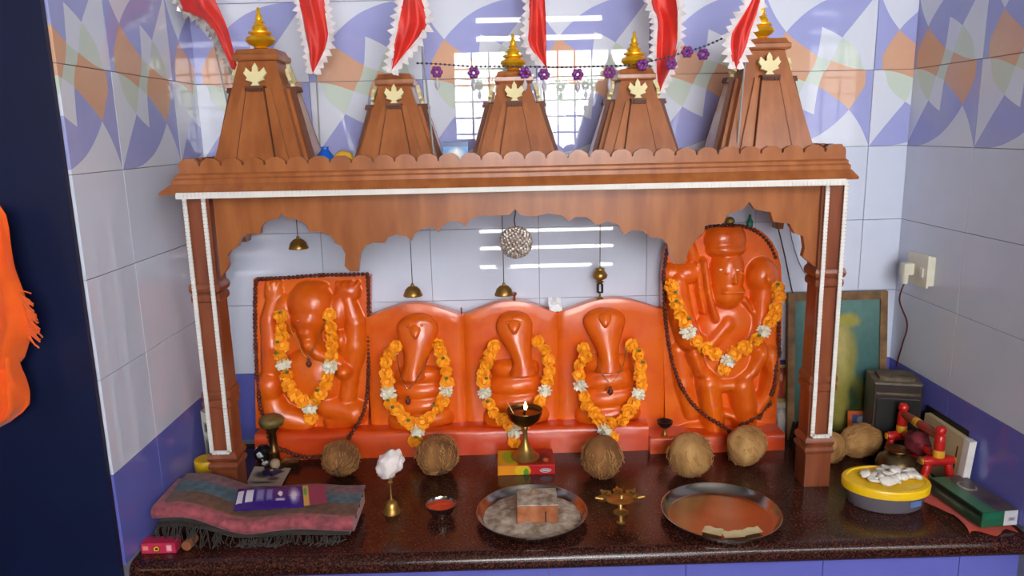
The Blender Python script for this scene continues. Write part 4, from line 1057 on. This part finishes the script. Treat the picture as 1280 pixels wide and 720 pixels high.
cs = Vector((XR - .048, pgy, pgz - .036)); ce = Vector((1.05, -.065, SH + .01))
mk('power_cord', G().tube(bez([cs, cs + Vector((-.004, .01, -.05)), P(1134, 405, -.10), P(1128, 430, -.075), P(1122, 452, -.045), P(1120, 475, -.03)], 8), .0022, 6), mat('maroon_cord', (86, 34, 30), rough=.5), pg, 180, label='dark red cord')
mk('thin_cable', G().tube(bez([P(968, 262, -.014), P(974, 290, -.014), P(981, 320, -.014), P(987, 350, -.013), P(992, 372, -.013)], 8), .0018, 6), M_['thread'], None, 180, label='thin dark cable hanging on the back wall above the framed picture', cat='cable')
mk('grey_cable', G().tube(bez([P(985, 255, -.012), P(990, 300, -.012), P(1005, 340, -.012), P(1030, 362, -.012), P(1070, 364, -.012)], 8), .0014, 6), mat('grey_wire', (120, 122, 132), rough=.5), None, 180, label='thin grey wire sagging on the back wall behind the right column', cat='cable')
# small religious cards
def card(name, x0, y0, x1, y1, Y, m, lab, lean_=.012):
    a, b, c_, d = P(x0, y1, Y), P(x1, y1, Y), P(x1, y0, Y + lean_), P(x0, y0, Y + lean_)
    g = G().add([a, b, c_, d] + [p + Vector((0, .004, 0)) for p in (a, b, c_, d)], [(0, 1, 2, 3), (7, 6, 5, 4), (0, 4, 5, 1), (1, 5, 6, 2), (2, 6, 7, 3), (3, 7, 4, 0)])
    me = g.mesh(name, 0); uv = me.uv_layers.new(name='UVMap')
    cc = ((0, 0), (1, 0), (1, 1), (0, 1))
    for lp in me.loops: uv.data[lp.index].uv = cc[lp.vertex_index % 4]
    mk(name, me, m, None, M=Matrix(), label=lab, cat='card')
card('picture_card', 1060, 514, 1092, 548, -.10, print_mat('card_print_a', (216, 96, 30), [('r', .56, .45, .4, .42, (70, 84, 130), .03), ('e', .56, .66, .2, .16, (190, 196, 206), .2), ('e', .4, .3, .2, .16, (120, 60, 70), .3), ('e', .75, .3, .14, .2, (40, 50, 90), .3)], .4, .2, 14), 'small orange-bordered devotional card leaning on the framed picture')
card('devotional_print', 962, 456, 991, 502, -.035, print_mat('card_print_b', (196, 170, 96), [('r', .5, .5, .42, .42, (120, 60, 40), .05), ('e', .5, .5, .26, .34, (196, 48, 30), .3), ('e', .3, .5, .1, .25, (210, 180, 60), .4), ('e', .72, .4, .1, .25, (220, 190, 80), .4), ('e', .5, .66, .08, .1, (232, 180, 140), .3)], .4, .25, 16), 'yellow-bordered devotional print beside the standing idol')
card('grey_print', 962, 503, 991, 545, -.06, print_mat('card_print_c', (190, 184, 150), [('r', .5, .48, .46, .36, (128, 134, 160), .05), ('e', .5, .45, .2, .34, (214, 206, 190), .3), ('e', .25, .4, .1, .25, (90, 80, 110), .4), ('r', .5, .04, .5, .06, (200, 150, 50), .1)], .4, .25, 16), 'grey devotional print standing below the yellow-bordered one')
g = G(); rn = random.Random(11)
c = Vector((.765, -.135, 0))
for k in range(9):
    a = rn.uniform(0, 6.28); r = rn.uniform(.004, .016); g.tube(bez([(c.x + r * math.cos(a), c.y + r * math.sin(a), .002), (c.x + r * 1.3 * math.cos(a + .5), c.y + r * math.sin(a), .03), (c.x + r * .8 * math.cos(a + 1), c.y + r * .8 * math.sin(a), .05 + rn.random() * .03)], 4), .0045, 6)
mk('black_wire_bundle', g, M_['black'], None, 60, label='tangled glossy black bundle between the plinth and the right column', cat='bundle')

# toy cradle of turned red wood
M_['red_lac'] = mat('red_lacquer', (196, 30, 22), (170, 20, 18), rough=.35, scale=20, coat=.3)
M_['yel_lac'] = mat('yellow_lacquer', (222, 164, 36), rough=.4)
M_['brn_lac'] = mat('brown_lacquer', (140, 62, 44), rough=.4)
crd = thing('toy_cradle', (1.0, -.28, 0), 'red lacquered wooden toy cradle frame with yellow bands', 'cradle')
def turned(a, b, r, m, name='bar', par=crd):
    a, b = Vector(a), Vector(b); pts = [a.lerp(b, k / 10) for k in range(11)]; rr = [r * (1 if 0 < k < 10 else .8) * (1.12 if k in (3, 7) else 1) for k in range(11)]
    return mk(name, G().tube(pts, rr, 12), m, par, 60)
def end_frame(mid, dx):
    w = .038; zb = .078
    mx = Vector((mid.x, mid.y, 0))
    d = Vector((1, .05, 0)).normalized()
    bar = turned(mx - d * w + Vector((0, 0, zb)), mx + d * w + Vector((0, 0, zb)), .0115, M_['red_lac'], 'cross_bar')
    for s in (-1, 1):
        mk('end_cap', G().lathe([(.008, 0), (.0085, .002), (.001, .004)], 10).xf(Matrix.Translation(mx + d * s * (w + .0005) + Vector((0, 0, zb))) @ Matrix.Rotation(s * PI / 2, 4, 'Y')), M_['yel_lac'], bar, 60)
        turned(mx + d * s * w * .62 + Vector((0, 0, zb - .004)), mx + d * s * w * 1.08 + Vector((0, -.002, .009)), .009, M_['red_lac'], 'leg')
    top = zb + .078
    post = mk('post', G().lathe([(.009, zb + .006), (.012, zb + .012), (.0125, zb + .05), (.011, zb + .062), (.0075, zb + .066), (.012, zb + .071), (.013, zb + .078), (.009, zb + .086), (.001, zb + .088)], 14, mx), M_['red_lac'], crd, 60)
    mk('yellow_band', G().lathe([(.0125, zb + .010), (.0133, zb + .012), (.0133, zb + .026), (.0125, zb + .028)], 14, mx), M_['yel_lac'], post, 50)
    return mx
mB = end_frame(Vector((1.003, -.398, 0)), 0)
mA = end_frame(Vector((.995, -.243, 0)), 0)
h_ = Vector((0, 0, .138)); a, b = mA + h_, mB + h_
turned(a, b, .0105, M_['brn_lac'], 'top_rail')
dd = (b - a)
for f0, f1, m in ((.36, .46, 'yel_lac'), (.62, .68, 'red_lac')):
    mk('rail_band', G().tube([a + dd * f0, a + dd * f1], .0118, 12), M_[m], crd, 60)
h_ = Vector((0, 0, .085)); turned(mA + h_, mB + h_, .010, M_['red_lac'], 'lower_rail')
g = G(); bm = bmesh.new(); bmesh.ops.create_icosphere(bm, subdivisions=3, radius=.03)
for v in bm.verts: v.co *= 1 + .3 * noise.noise(v.co * 50)
mid = (mA + mB) / 2
g.bm(bm).move(mid.x - .002, mid.y, .092)
mk('maroon_flower_bunch', g, mat('maroon_petals', (128, 34, 44), (84, 22, 34), rough=.8, scale=60, bump=.6), None, 30, label='bunch of dried maroon petals resting on the toy cradle rail', cat='flowers')
# bronze pot behind the tub
p = Vector((.945, -.322, 0))
pot = thing('bronze_pot', p, 'round dull bronze pot under the toy cradle', 'pot')
mk('pot_body', G().lathe([(.02, 0), (.034, .006), (.046, .022), (.049, .036), (.044, .052), (.030, .062), (.022, .066)], 28, p), mat('dull_bronze', (124, 104, 72), (86, 68, 44), rough=.35, metal=.8, scale=20), pot, 60)
mk('pot_rim', G().lathe([(.022, .065), (.022, .070), (.030, .075), (.029, .077), (.020, .072)], 24, p), M_['brass_dark'], pot, 60)
# lidded tub with shell pieces
c = PZ(1100, 622, .0); c = Vector((.853, -.448, 0))
tub = thing('plastic_tub', c, 'oval clear plastic tub with a yellow lid', 'tub')
TR = Matrix.Translation(c) @ Matrix.Rotation(-.12, 4, 'Z')
t = NT('clear_plastic'); t.inp('Base Color', lin((150, 140, 150))); t.inp('Roughness', .25); t.inp('Transmission Weight', .55); t.inp('IOR', 1.3)
mk('tub_body', G().lathe([(.078, 0), (.083, .004), (.092, .046), (.089, .046), (.080, .006), (.001, .004)], 40, (0, 0, 0), 1, .74).xf(TR), t.m, tub, 60)
mk('lid', G().lathe([(.094, .040), (.0965, .041), (.0975, .056), (.095, .060), (.086, .0615), (.084, .0585), (.08, .058), (.001, .058)], 44, (0, 0, 0), 1, .76).xf(TR), M_['yellow'], tub, 40)
mk('blue_mark', G().rings([[(.0925 * math.cos(a), .0925 * .74 * math.sin(a), z) for a in [-1.2 + .07 * q for q in range(6)]] for z in (.02, .034)], False, False).xf(TR), mat('blue_ink', (90, 120, 170), rough=.5), tub, 60)
M_['shell'] = mat('white_coconut_piece', (230, 224, 214), (206, 198, 186), rough=.6, scale=40)
rn = random.Random(21)
for k in range(22):
    a = rn.uniform(0, 6.28); r = .054 * math.sqrt(rn.random()); bm = bmesh.new(); bmesh.ops.create_icosphere(bm, subdivisions=2, radius=1)
    sx_, sy_, sz_ = rn.uniform(.010, .020), rn.uniform(.009, .015), rn.uniform(.004, .009)
    for v in bm.verts:
        d = 1 + .35 * noise.noise(v.co * 1.3 + Vector((k * 3, 0, 0))); v.co = Vector((v.co.x * sx_ * d, v.co.y * sy_ * d, v.co.z * sz_ * d + .004 * (v.co.x ** 2)))
    g = G().bm(bm).xf(Matrix.Rotation(rn.uniform(0, 6), 4, 'Z') @ Matrix.Rotation(rn.uniform(-.5, .5), 4, 'X')); zm = min(v.z for v in g.v)
    g.move(c.x + .012 + r * math.cos(a) * 1.15, c.y + .004 + r * math.sin(a) * .75, .0585 - zm + (.010 if r < .02 else .003 if r < .03 else 0))
    mk('coconut_piece', g, M_['shell'], None, 180, label='broken white coconut piece lying on the yellow tub lid', cat='coconut piece', group='coconut pieces on the tub lid')
# saffron paper, green box, book
g = G(); ox, oy = .0, .0; out = []
rows = []
for j in range(13):
    v = j / 12; xl = .935 + .02 * math.sin(v * 5) + .03 * (1 - v); yv = -.598 + .23 * v
    rows.append([(xl + (1.07 - xl) * i / 12, yv + .012 * math.sin(i * .8) * (1 - v), .002 + .006 * abs(noise.noise(Vector((i * .35, j * .4, 2))))) for i in range(13)])
g.quadgrid(rows); g.quadgrid([[Vector(p) + Vector((0, 0, -.0015)) for p in r] for r in rows])
mk('saffron_wrap', g, cloth('orange_red_wrap', (206, 66, 24), (184, 46, 18), 12), None, 60, label='crumpled orange-red wrapping cloth under the green carton', cat='cloth')
GB = Matrix.Translation((1.026, -.502, .010)) @ Matrix.Rotation(.10, 4, 'Z')
gb = thing('green_carton', (1.026, -.502, .010), 'green printed carton with a brown top on the orange wrap', 'box')
mk('carton', G().box(-.042, .042, -.085, .085, 0, .036, .001).xf(GB), mat('green_card', (30, 92, 66), (24, 74, 52), rough=.35, scale=30), gb, 0)
M_['gtop'] = print_mat('green_carton_top', (92, 78, 78), [('r', .12, .5, .28, .6, (62, 122, 86), .05), ('e', .62, .68, .22, .14, (196, 186, 176), .05), ('e', .66, .70, .18, .11, (92, 78, 78), .05), ('e', .6, .25, .2, .1, (66, 52, 60), .5)], .35, .25, 22)
label_quad('top_print', [GB @ Vector(p) for p in ((-.0415, -.0845, .0365), (.0415, -.0845, .0365), (.0415, .0845, .0365), (-.0415, .0845, .0365))], M_['gtop'], gb)
M_['gside'] = print_mat('green_carton_side', (28, 70, 44), [('r', .5, .8, .5, .14, (24, 30, 28), .1), ('r', .3, .42, .14, .1, (120, 130, 110), .6), ('r', .55, .42, .1, .12, (120, 136, 110), .6), ('r', .8, .5, .12, .1, (70, 100, 70), .6)], .35, .2, 25)
label_quad('side_print', [GB @ Vector(p) for p in ((-.0425, .0845, .001), (-.0425, -.0845, .001), (-.0425, -.0845, .035), (-.0425, .0845, .035))], M_['gside'], gb)
M_['gend'] = print_mat('green_carton_end', (34, 96, 66), [('r', .82, .5, .2, .9, (214, 210, 214), .03), ('r', .84, .42, .08, .1, (120, 120, 130), .5), ('r', .3, .7, .22, .2, (28, 110, 84), .2)], .35, .1, 22)
label_quad('end_print', [GB @ Vector(p) for p in ((-.0415, -.0855, .001), (.0415, -.0855, .001), (.0415, -.0855, .035), (-.0415, -.0855, .035))], M_['gend'], gb)
# book leaning on the right wall
bk = thing('leaning_book', (1.05, -.35, 0), 'pale cream book standing against the right blue tiles', 'book')
def leanbox(y0, y1, x0, x1, h, dx): return G().add([(x + dx * z / h, y, z) for z in (0, h) for y in (y0, y1) for x in (x0, x1)], [(0, 1, 3, 2), (4, 6, 7, 5), (0, 4, 5, 1), (2, 3, 7, 6), (0, 2, 6, 4), (1, 5, 7, 3)])
BH = .135
mk('pages', leanbox(-.425, -.235, 1.046, 1.060, BH, .012), mat('cream_cover', (214, 196, 150), (196, 172, 120), rough=.6, scale=6), bk, 0)
mk('page_edge', leanbox(-.427, -.405, 1.0445, 1.0615, BH + .001, .012), M_['paper'], bk, 0)
mk('spine_strip', leanbox(-.388, -.383, 1.0452, 1.047, BH * .8, .0096), M_['bead'], bk, 0)
mk('black_folder', leanbox(-.39, -.21, 1.0625, 1.0655, BH + .012, .0115), M_['black'], None, 0, label='thin black folder standing between the cream book and the wall', cat='folder')
# torn brown wrapping under the cradle
g = G(); bm = bmesh.new(); bmesh.ops.create_icosphere(bm, subdivisions=3, radius=.03)
for v in bm.verts:
    v.co *= 1 + .5 * noise.noise(v.co * 45); v.co.z *= .7
    v.co.x *= .8
g.bm(bm); zm = min(v.z for v in g.v); g.move(.992, -.352, -zm)
mk('crumpled_sack', g, mat('brown_sacking', (132, 104, 74), (96, 72, 50), rough=.9, scale=40), None, 30, label='crumpled brown sacking behind the green carton', cat='sacking')

# ================================================================== HANGING THINGS
def hang_bell(x, y, ytop, label, r=.024, Y=-.20):
    p = P(x, y, Y); zt = .75
    t = thing('hanging_bell', (p.x, Y, p.z - .02), label, 'bell', 'bells hanging under the arches')
    mk('bell', G().lathe([(r, -.010), (r * 1.03, -.008), (r * .92, -.002), (r * .8, .006), (r * .5, .013), (r * .18, .016), (r * .16, .021), (r * .08, .022)], 22, p), M_['brass'], t, 60)
    mk('clapper', G().sphere(p + Vector((0, 0, -.009)), .0045, 8, 6), M_['brass_dark'], t, 180)
    mk('cord', G().tube([p + Vector((0, 0, .02)), Vector((p.x, Y, .752))], .0011, 5), M_['thread'], t, 180)
hang_bell(373, 306, 275, 'small brass bell hanging above the elephant-headed idol')
hang_bell(516, 365, 300, 'small brass bell hanging above the cobra beside the elephant-headed idol')
hang_bell(630, 364, 300, 'small brass bell hanging below the beaded ball')
# crystal ball
p = P(645, 303, -.25)
cb = thing('beaded_ball', (p.x, p.y, p.z - .04), 'round ball of clear crystal beads hanging under the central arch', 'ball')
t = NT('crystal_bead'); t.inp('Base Color', t.ramp(t.noise(120, 2), (.4, lin((150, 132, 118))), (.6, lin((214, 204, 194))))); t.inp('Roughness', .12); t.inp('Metallic', .35)
g = G(); n = 210
for k in range(n):
    z = 1 - 2 * (k + .5) / n; a = k * 2.39996; r = math.sqrt(1 - z * z)
    g.sphere(p + Vector((r * math.cos(a), r * math.sin(a), z)) * .036, .0052, 6, 4)
mk('beads', g, t.m, cb, 60, kind='stuff')
mk('core', G().sphere(p, .035, 16, 10), mat('ball_core', (120, 100, 88), rough=.4), cb, 180)
mk('loop', G().tube(bez([p + Vector((0, 0, .036)), p + Vector((-.003, 0, .055)), p + Vector((0, 0, .075)), Vector((p.x, p.y, .752))], 4), .0016, 5), M_['thread'], cb, 180)
# tumbler hook lamp on the right of centre
p = P(750, 350, -.05)
hk = thing('brass_hook_lamp', (p.x, p.y, P(750, 378, -.05).z), 'brass knob on a black hook above the cobra beside the standing idol', 'knob')
zb = .418
mk('foot', G().lathe([(.010, 0), (.009, .003), (.003, .006), (.002, .02)], 12, (p.x, p.y, zb)), M_['brass'], hk, 60)
mk('black_link', G().tube([(p.x - .006, p.y, zb + .018), (p.x - .006, p.y, zb + .040), (p.x, p.y, zb + .045), (p.x + .006, p.y, zb + .040), (p.x + .006, p.y, zb + .018), (p.x - .006, p.y, zb + .018)], .0035, 6), M_['black'], hk, 60)
mk('knob', G().lathe([(.004, .044), (.012, .047), (.005, .051), (.018, .058), (.021, .066), (.015, .075), (.011, .079), (.013, .083), (.011, .086), (.001, .087)], 18, (p.x, p.y, zb)), M_['brass'], hk, 60)
mk('cord', G().tube([(p.x, p.y, zb + .086), (p.x, p.y, .752)], .001, 5), M_['thread'], hk, 180)
# small red-brown peg, nail and tape on the slabs
p = P(643, 374, -.05); pgx = thing('red_peg', (p.x, p.y, .415), 'tiny red-brown peg on top of the middle cobra slab', 'peg')
mk('peg', G().lathe([(.003, 0), (.003, .016), (.006, .018), (.007, .024), (.005, .026), (.001, .026)], 10, (p.x, p.y, .416)), M_['brn_lac'], pgx, 60)
p = P(577, 396, -.06); mk('nail', G().tube([(p.x, -.055, .386), (p.x, -.062, .40), (p.x, -.066, .406)], .0022, 6), M_['steel'], None, 60, label='bent steel nail between two cobra slabs', cat='nail')
p = P(694, 383, -.05)
g = G(); rows = [[(p.x - .018 + .036 * i / 6 + .002 * math.sin(j), -.05 + .006 * noise.noise(Vector((i * .8, j * .9, 4))) + .01 * j / 6, .384 + .038 * j / 6 + .002 * math.sin(i * 2)) for i in range(7)] for j in range(7)]
g.quadgrid(rows); g.quadgrid([[Vector(q) + Vector((0, .0015, 0)) for q in r] for r in rows])
mk('crumpled_foil', g, mat('white_foil', (236, 236, 238), rough=.3), None, 20, label='crumpled white foil scrap on the slab between two cobras', cat='foil')
# brass knob and green glass on top of the standing idol
p = P(912, 281, -.04); kb = thing('brass_ornament', (p.x, p.y, p.z - .004), 'small round brass ornament on top of the standing idol slab', 'ornament')
mk('knob', G().lathe([(.005, -.006), (.008, 0), (.013, .006), (.014, .012), (.010, .019), (.003, .022)], 14, p), M_['brass'], kb, 60)
p = P(937, 285, -.04); gbt = thing('green_vial', (p.x, p.y, p.z - .004), 'tiny green glass vial on top of the standing idol slab', 'vial')
mk('vial', G().lathe([(.007, -.006), (.009, 0), (.009, .018), (.004, .026), (.003, .036), (.001, .037)], 12, p), mat('green_glass', (30, 130, 110), rough=.1), gbt, 60)

# ================================================================== ON THE SHRINE ROOF
# little blue vase, yellow lump, blue box
p = P(407, 198, -.27); p.z = .8
vs = thing('blue_vase', p, 'tiny glossy blue vase on the shrine roof beside the tallest left spire', 'vase')
mk('vase_body', G().lathe([(.010, 0), (.017, .006), (.021, .018), (.019, .028), (.011, .038), (.008, .042), (.009, .048), (.008, .048), (.006, .042)], 20, p), mat('cobalt_glaze', (22, 92, 190), rough=.12), vs, 60)
g = G(); bm = bmesh.new(); bmesh.ops.create_icosphere(bm, subdivisions=3, radius=.02)
for v in bm.verts: v.co *= 1 + .3 * noise.noise(v.co * 60); v.co.x *= 1.2; v.co.z *= .9
g.bm(bm); zm = min(v.z for v in g.v); p = P(431, 196, -.25); g.move(p.x, p.y, .8 - zm)
mk('turmeric_lump', g, mat('turmeric', (222, 176, 40), (196, 140, 30), rough=.8, scale=50), None, 60, label='yellow dried lump on the shrine roof beside the blue vase', cat='lump')
p = P(570, 197, -.27)
bb = thing('blue_carton', (p.x, p.y, .8), 'small blue and white carton on the shrine roof', 'box')
mk('carton', G().box(p.x - .030, p.x + .030, p.y - .012, p.y + .012, .8, .853, .001), mat('blue_card', (40, 120, 190), rough=.35), bb, 0)
M_['bprint'] = print_mat('blue_carton_print', (52, 134, 200), [('r', .5, .9, .5, .1, (26, 66, 120), .05), ('e', .52, .4, .3, .3, (200, 214, 226), .3), ('e', .55, .42, .1, .28, (244, 240, 226), .2), ('r', .12, .3, .08, .2, (180, 200, 220), .3)], .25, .05)
label_quad('front_print', [(p.x - .029, p.y - .0126, .801), (p.x + .029, p.y - .0126, .801), (p.x + .029, p.y - .0126, .852), (p.x - .029, p.y - .0126, .852)], M_['bprint'], bb)

# flags
def flag(rows, Y, label, fr_l=True, fr_r=True, fm='white_fringe', seed=0, pole=None, fold=.01):
    """rows: (y, xl, xr) in pixels from tip upward; cloth goes on above the picture to the pole head"""
    rows = sorted(rows); y0, xl0, xr0 = rows[0]
    ext = [(-40, xl0 + (xl0 - rows[1][1]) * .2, xr0 + (xr0 - rows[1][2]) * .2)]
    rows = ext + rows; n = 40; m = 14; pts = []
    ya, yb = rows[0][0], rows[-1][0]
    for j in range(n + 1):
        y = ya + (yb - ya) * j / n; xl, xr = lerp1(rows, y); row = []
        for i in range(m + 1):
            u = i / m; p = P(xl + (xr - xl) * u, y, Y)
            p.y += (fold * math.sin(u * 5.5 + seed + y * .02) + .004 * math.sin(u * 14 + seed * 2 - y * .03)) * min(1, (xr - xl) / 25) + .004 * math.sin(y * .05 + seed)
            row.append(p)
        pts.append(row)
    tip = pts[-1][0]
    topc = pts[0][m // 2]
    t = thing('temple_flag', (tip.x, Y, tip.z), label, 'flag', 'red pennants above the shrine')
    g = G().quadgrid(pts); g.quadgrid([[p + Vector((0, .0012, 0)) for p in r] for r in pts])
    mk('cloth', g, M_['red_cloth'], t, 180)
    for side, on in ((0, fr_l), (-1, fr_r)):
        if not on: continue
        g = G(); ed = [r[side] for r in pts]; s = -1 if side == 0 else 1; nz = 40
        L = [0]
        for a, b in zip(ed, ed[1:]): L.append(L[-1] + (b - a).length)
        tot = L[-1]; nt = max(3, int(tot / .016))
        def atl(d):
            for k in range(len(L) - 1):
                if d <= L[k + 1]: return ed[k].lerp(ed[k + 1], (d - L[k]) / max(1e-6, L[k + 1] - L[k]))
            return ed[-1]
        for k in range(nt):
            a, b = atl(tot * k / nt), atl(tot * (k + 1) / nt); d = (b - a).normalized(); out = Vector((0, -1, 0)).cross(d) * -s
            if out.x * s < 0: out = -out
            w = .013 + .009 * random.random(); mid = (a + b) / 2
            f0 = [a - out * .003, b - out * .003, b + out * .006, mid + out * w + d * .002, a + out * .006]
            yo = Vector((0, -.002, 0)); f0 = [p + yo + Vector((0, .003 * random.random(), 0)) for p in f0]
            g.add(f0 + [p + Vector((0, .0015, 0)) for p in f0], [(0, 1, 2, 3, 4), (9, 8, 7, 6, 5), (1, 6, 7, 2), (2, 7, 8, 3), (3, 8, 9, 4), (4, 9, 5, 0)])
        mk('fringe', g, M_[fm], t, 0)
    px_, pb = pole if pole else (None, None)
    if pole:
        a = P(px_[0], px_[1], Y + .02); 
        mk('pole', G().tube([Vector((a.x, Y + .02, .8)), Vector((topc.x, Y + .02, topc.z + .02))], .0022, 8), M_['frame'], t, 60)
    return t
flag([(0, 219, 268), (12, 224, 273), (22, 248, 277), (40, 266, 284), (60, 276, 290), (80, 286, 295), (97, 298, 300)], -.16, 'red pennant with silver tinsel edge hanging behind the tallest left spire', True, False, 'silver_fringe', 1, ((300, 195), 0), .012)
flag([(0, 372, 404), (20, 377, 408), (45, 382, 412), (62, 386, 408), (80, 388, 399), (92, 390, 393)], -.19, 'red pennant hanging between the two left spires', True, True, 'white_fringe', 2, ((400, 195), 0))
flag([(0, 503, 528), (15, 500, 532), (30, 498, 534), (45, 495, 527), (60, 493, 515), (75, 490, 502), (91, 487, 489)], -.30, 'red pennant draped over the spire without a finial', True, True, 'white_fringe', 3, ((540, 115), 0))
flag([(0, 661, 681), (20, 660, 682), (55, 658, 683), (66, 665, 683), (75, 674, 683), (86, 682, 684)], -.15, 'narrow red pennant hanging beside the central spire', True, False, 'white_fringe', 4, ((684, 120), 0))
flag([(0, 810, 844), (12, 812, 846), (24, 820, 846), (50, 820, 847), (72, 820, 844), (90, 820, 836), (105, 821, 829), (117, 822, 824)], -.17, 'wide folded red pennant hanging beside the spire with gold finial', True, True, 'white_fringe', 5, ((807, 80), 0), .016)
flag([(0, 938, 950), (20, 926, 945), (40, 914, 938), (55, 912, 934), (70, 914, 928), (86, 918, 921)], -.33, 'red pennant slanting across the tallest right spire', True, True, 'white_fringe', 6, ((925, 80), 0))

# bead bunting
bp = [(520, 79), (548, 80), (590, 83), (640, 83), (700, 84), (745, 83), (790, 81), (820, 75), (850, 67), (880, 58), (912, 44)]
Yb = -.245
bpath = [P(x, y, Yb) for x, y in bez_px(bp, 8)]
bt = thing('bead_bunting', bpath[len(bpath) // 2], 'string of tiny beads with purple plastic flowers strung across the spires', 'bunting')
mk('string', G().tube(bpath, .0009, 4), M_['thread'], bt, 180)
gd = G(); gs = G(); k = 0; d = .004
M_['seed_dark'] = mat('blue_black_seed', (48, 56, 84), rough=.3); M_['purple'] = mat('purple_plastic', (112, 56, 150), (140, 50, 110), rough=.35, scale=90); M_['clear'] = mat('clear_drop', (196, 190, 196), rough=.12)
for a, b in zip(bpath, bpath[1:]):
    L = (b - a).length; s = d
    while s < L:
        gd.sphere(a + (b - a) * s / L, .0032, 6, 4); s += .0105
    d = s - L
mk('beads', gd, M_['seed_dark'], bt, 60, kind='stuff')
for fx, fy in ((546, 90), (592, 91), (656, 91), (680, 93), (722, 93), (762, 91), (803, 81), (839, 80), (859, 65), (879, 68)):
    p = P(fx, fy, Yb - .004)
    g = G()
    for q in range(6):
        a = q * PI / 3; g.sphere(p + Vector((.0085 * math.cos(a), random.uniform(-.004, .004), .0085 * math.sin(a))), .0062, 6, 5)
    mk('purple_flower', g, M_['purple'], bt, 60)
    if fx < 790: mk('clear_drop', G().lathe([(.0005, -.042), (.005, -.034), (.006, -.026), (.003, -.018), (.001, -.012)], 8, p), M_['clear'], bt, 60)

# saffron scarf hanging on the navy door
sc = thing('saffron_scarf', (-.98, -.72, .35), 'saffron orange cloth with frayed ends hanging on the navy door', 'cloth')
Yd = -.715
def sheet(rows, name, seed, bulge):
    g = G(); pts = []
    rows = sorted(rows); n = 36
    for j in range(n + 1):
        y = rows[0][0] + (rows[-1][0] - rows[0][0]) * j / n; xl, xr = lerp1(rows, y); rr = []
        for i in range(17):
            u = i / 16; p = P(xl + (xr - xl) * u, y, Yd); p.y += -.012 - bulge * math.sin(PI * u) - .013 * math.sin(u * 13 + seed + j * .10) - .006 * math.sin(u * 29 - j * .16 + seed); rr.append(p)
        pts.append(rr)
    g.quadgrid(pts); g.quadgrid([[p + Vector((0, .004, 0)) for p in r] for r in pts])
    mk(name, g, M_['saffron'], sc, 180); return pts
s1 = sheet([(256, -60, 4), (268, -70, 14), (285, -75, 20), (330, -80, 30), (362, -80, 40), (400, -80, 46), (420, -75, 40), (450, -70, 28), (465, -60, 10)], 'upper_drape', 0, .03)
s2 = sheet([(440, -12, 26), (462, 0, 28), (490, 4, 37), (505, 4, 38), (515, 4, 30), (528, 4, 12)], 'lower_tail', 2, .02)
g = G(); rn = random.Random(2)
for k in range(70):
    y = 362 + 55 * k / 70; row = s1[round((y - 256) / (465 - 256) * 36)]; p = row[-1] + Vector((-.004, -.001, rn.uniform(-.003, .003)))
    q = p + Vector((rn.uniform(.010, .024), -.006, -rn.uniform(.004, .028)))
    g.tube([p, (p + q) / 2 + Vector((0, -.003, .002)), q], .0014, 4, False)
mk('fringe', g, M_['saffron'], sc, 180, kind='stuff')
mk('hook', G().tube([(-1.0, -.70, .80), (-1.0, -.73, .80), (-1.0, -.735, .815)], .004, 8), M_['steel'], None, 60, label='steel hook on the navy door holding the scarf', cat='hook')
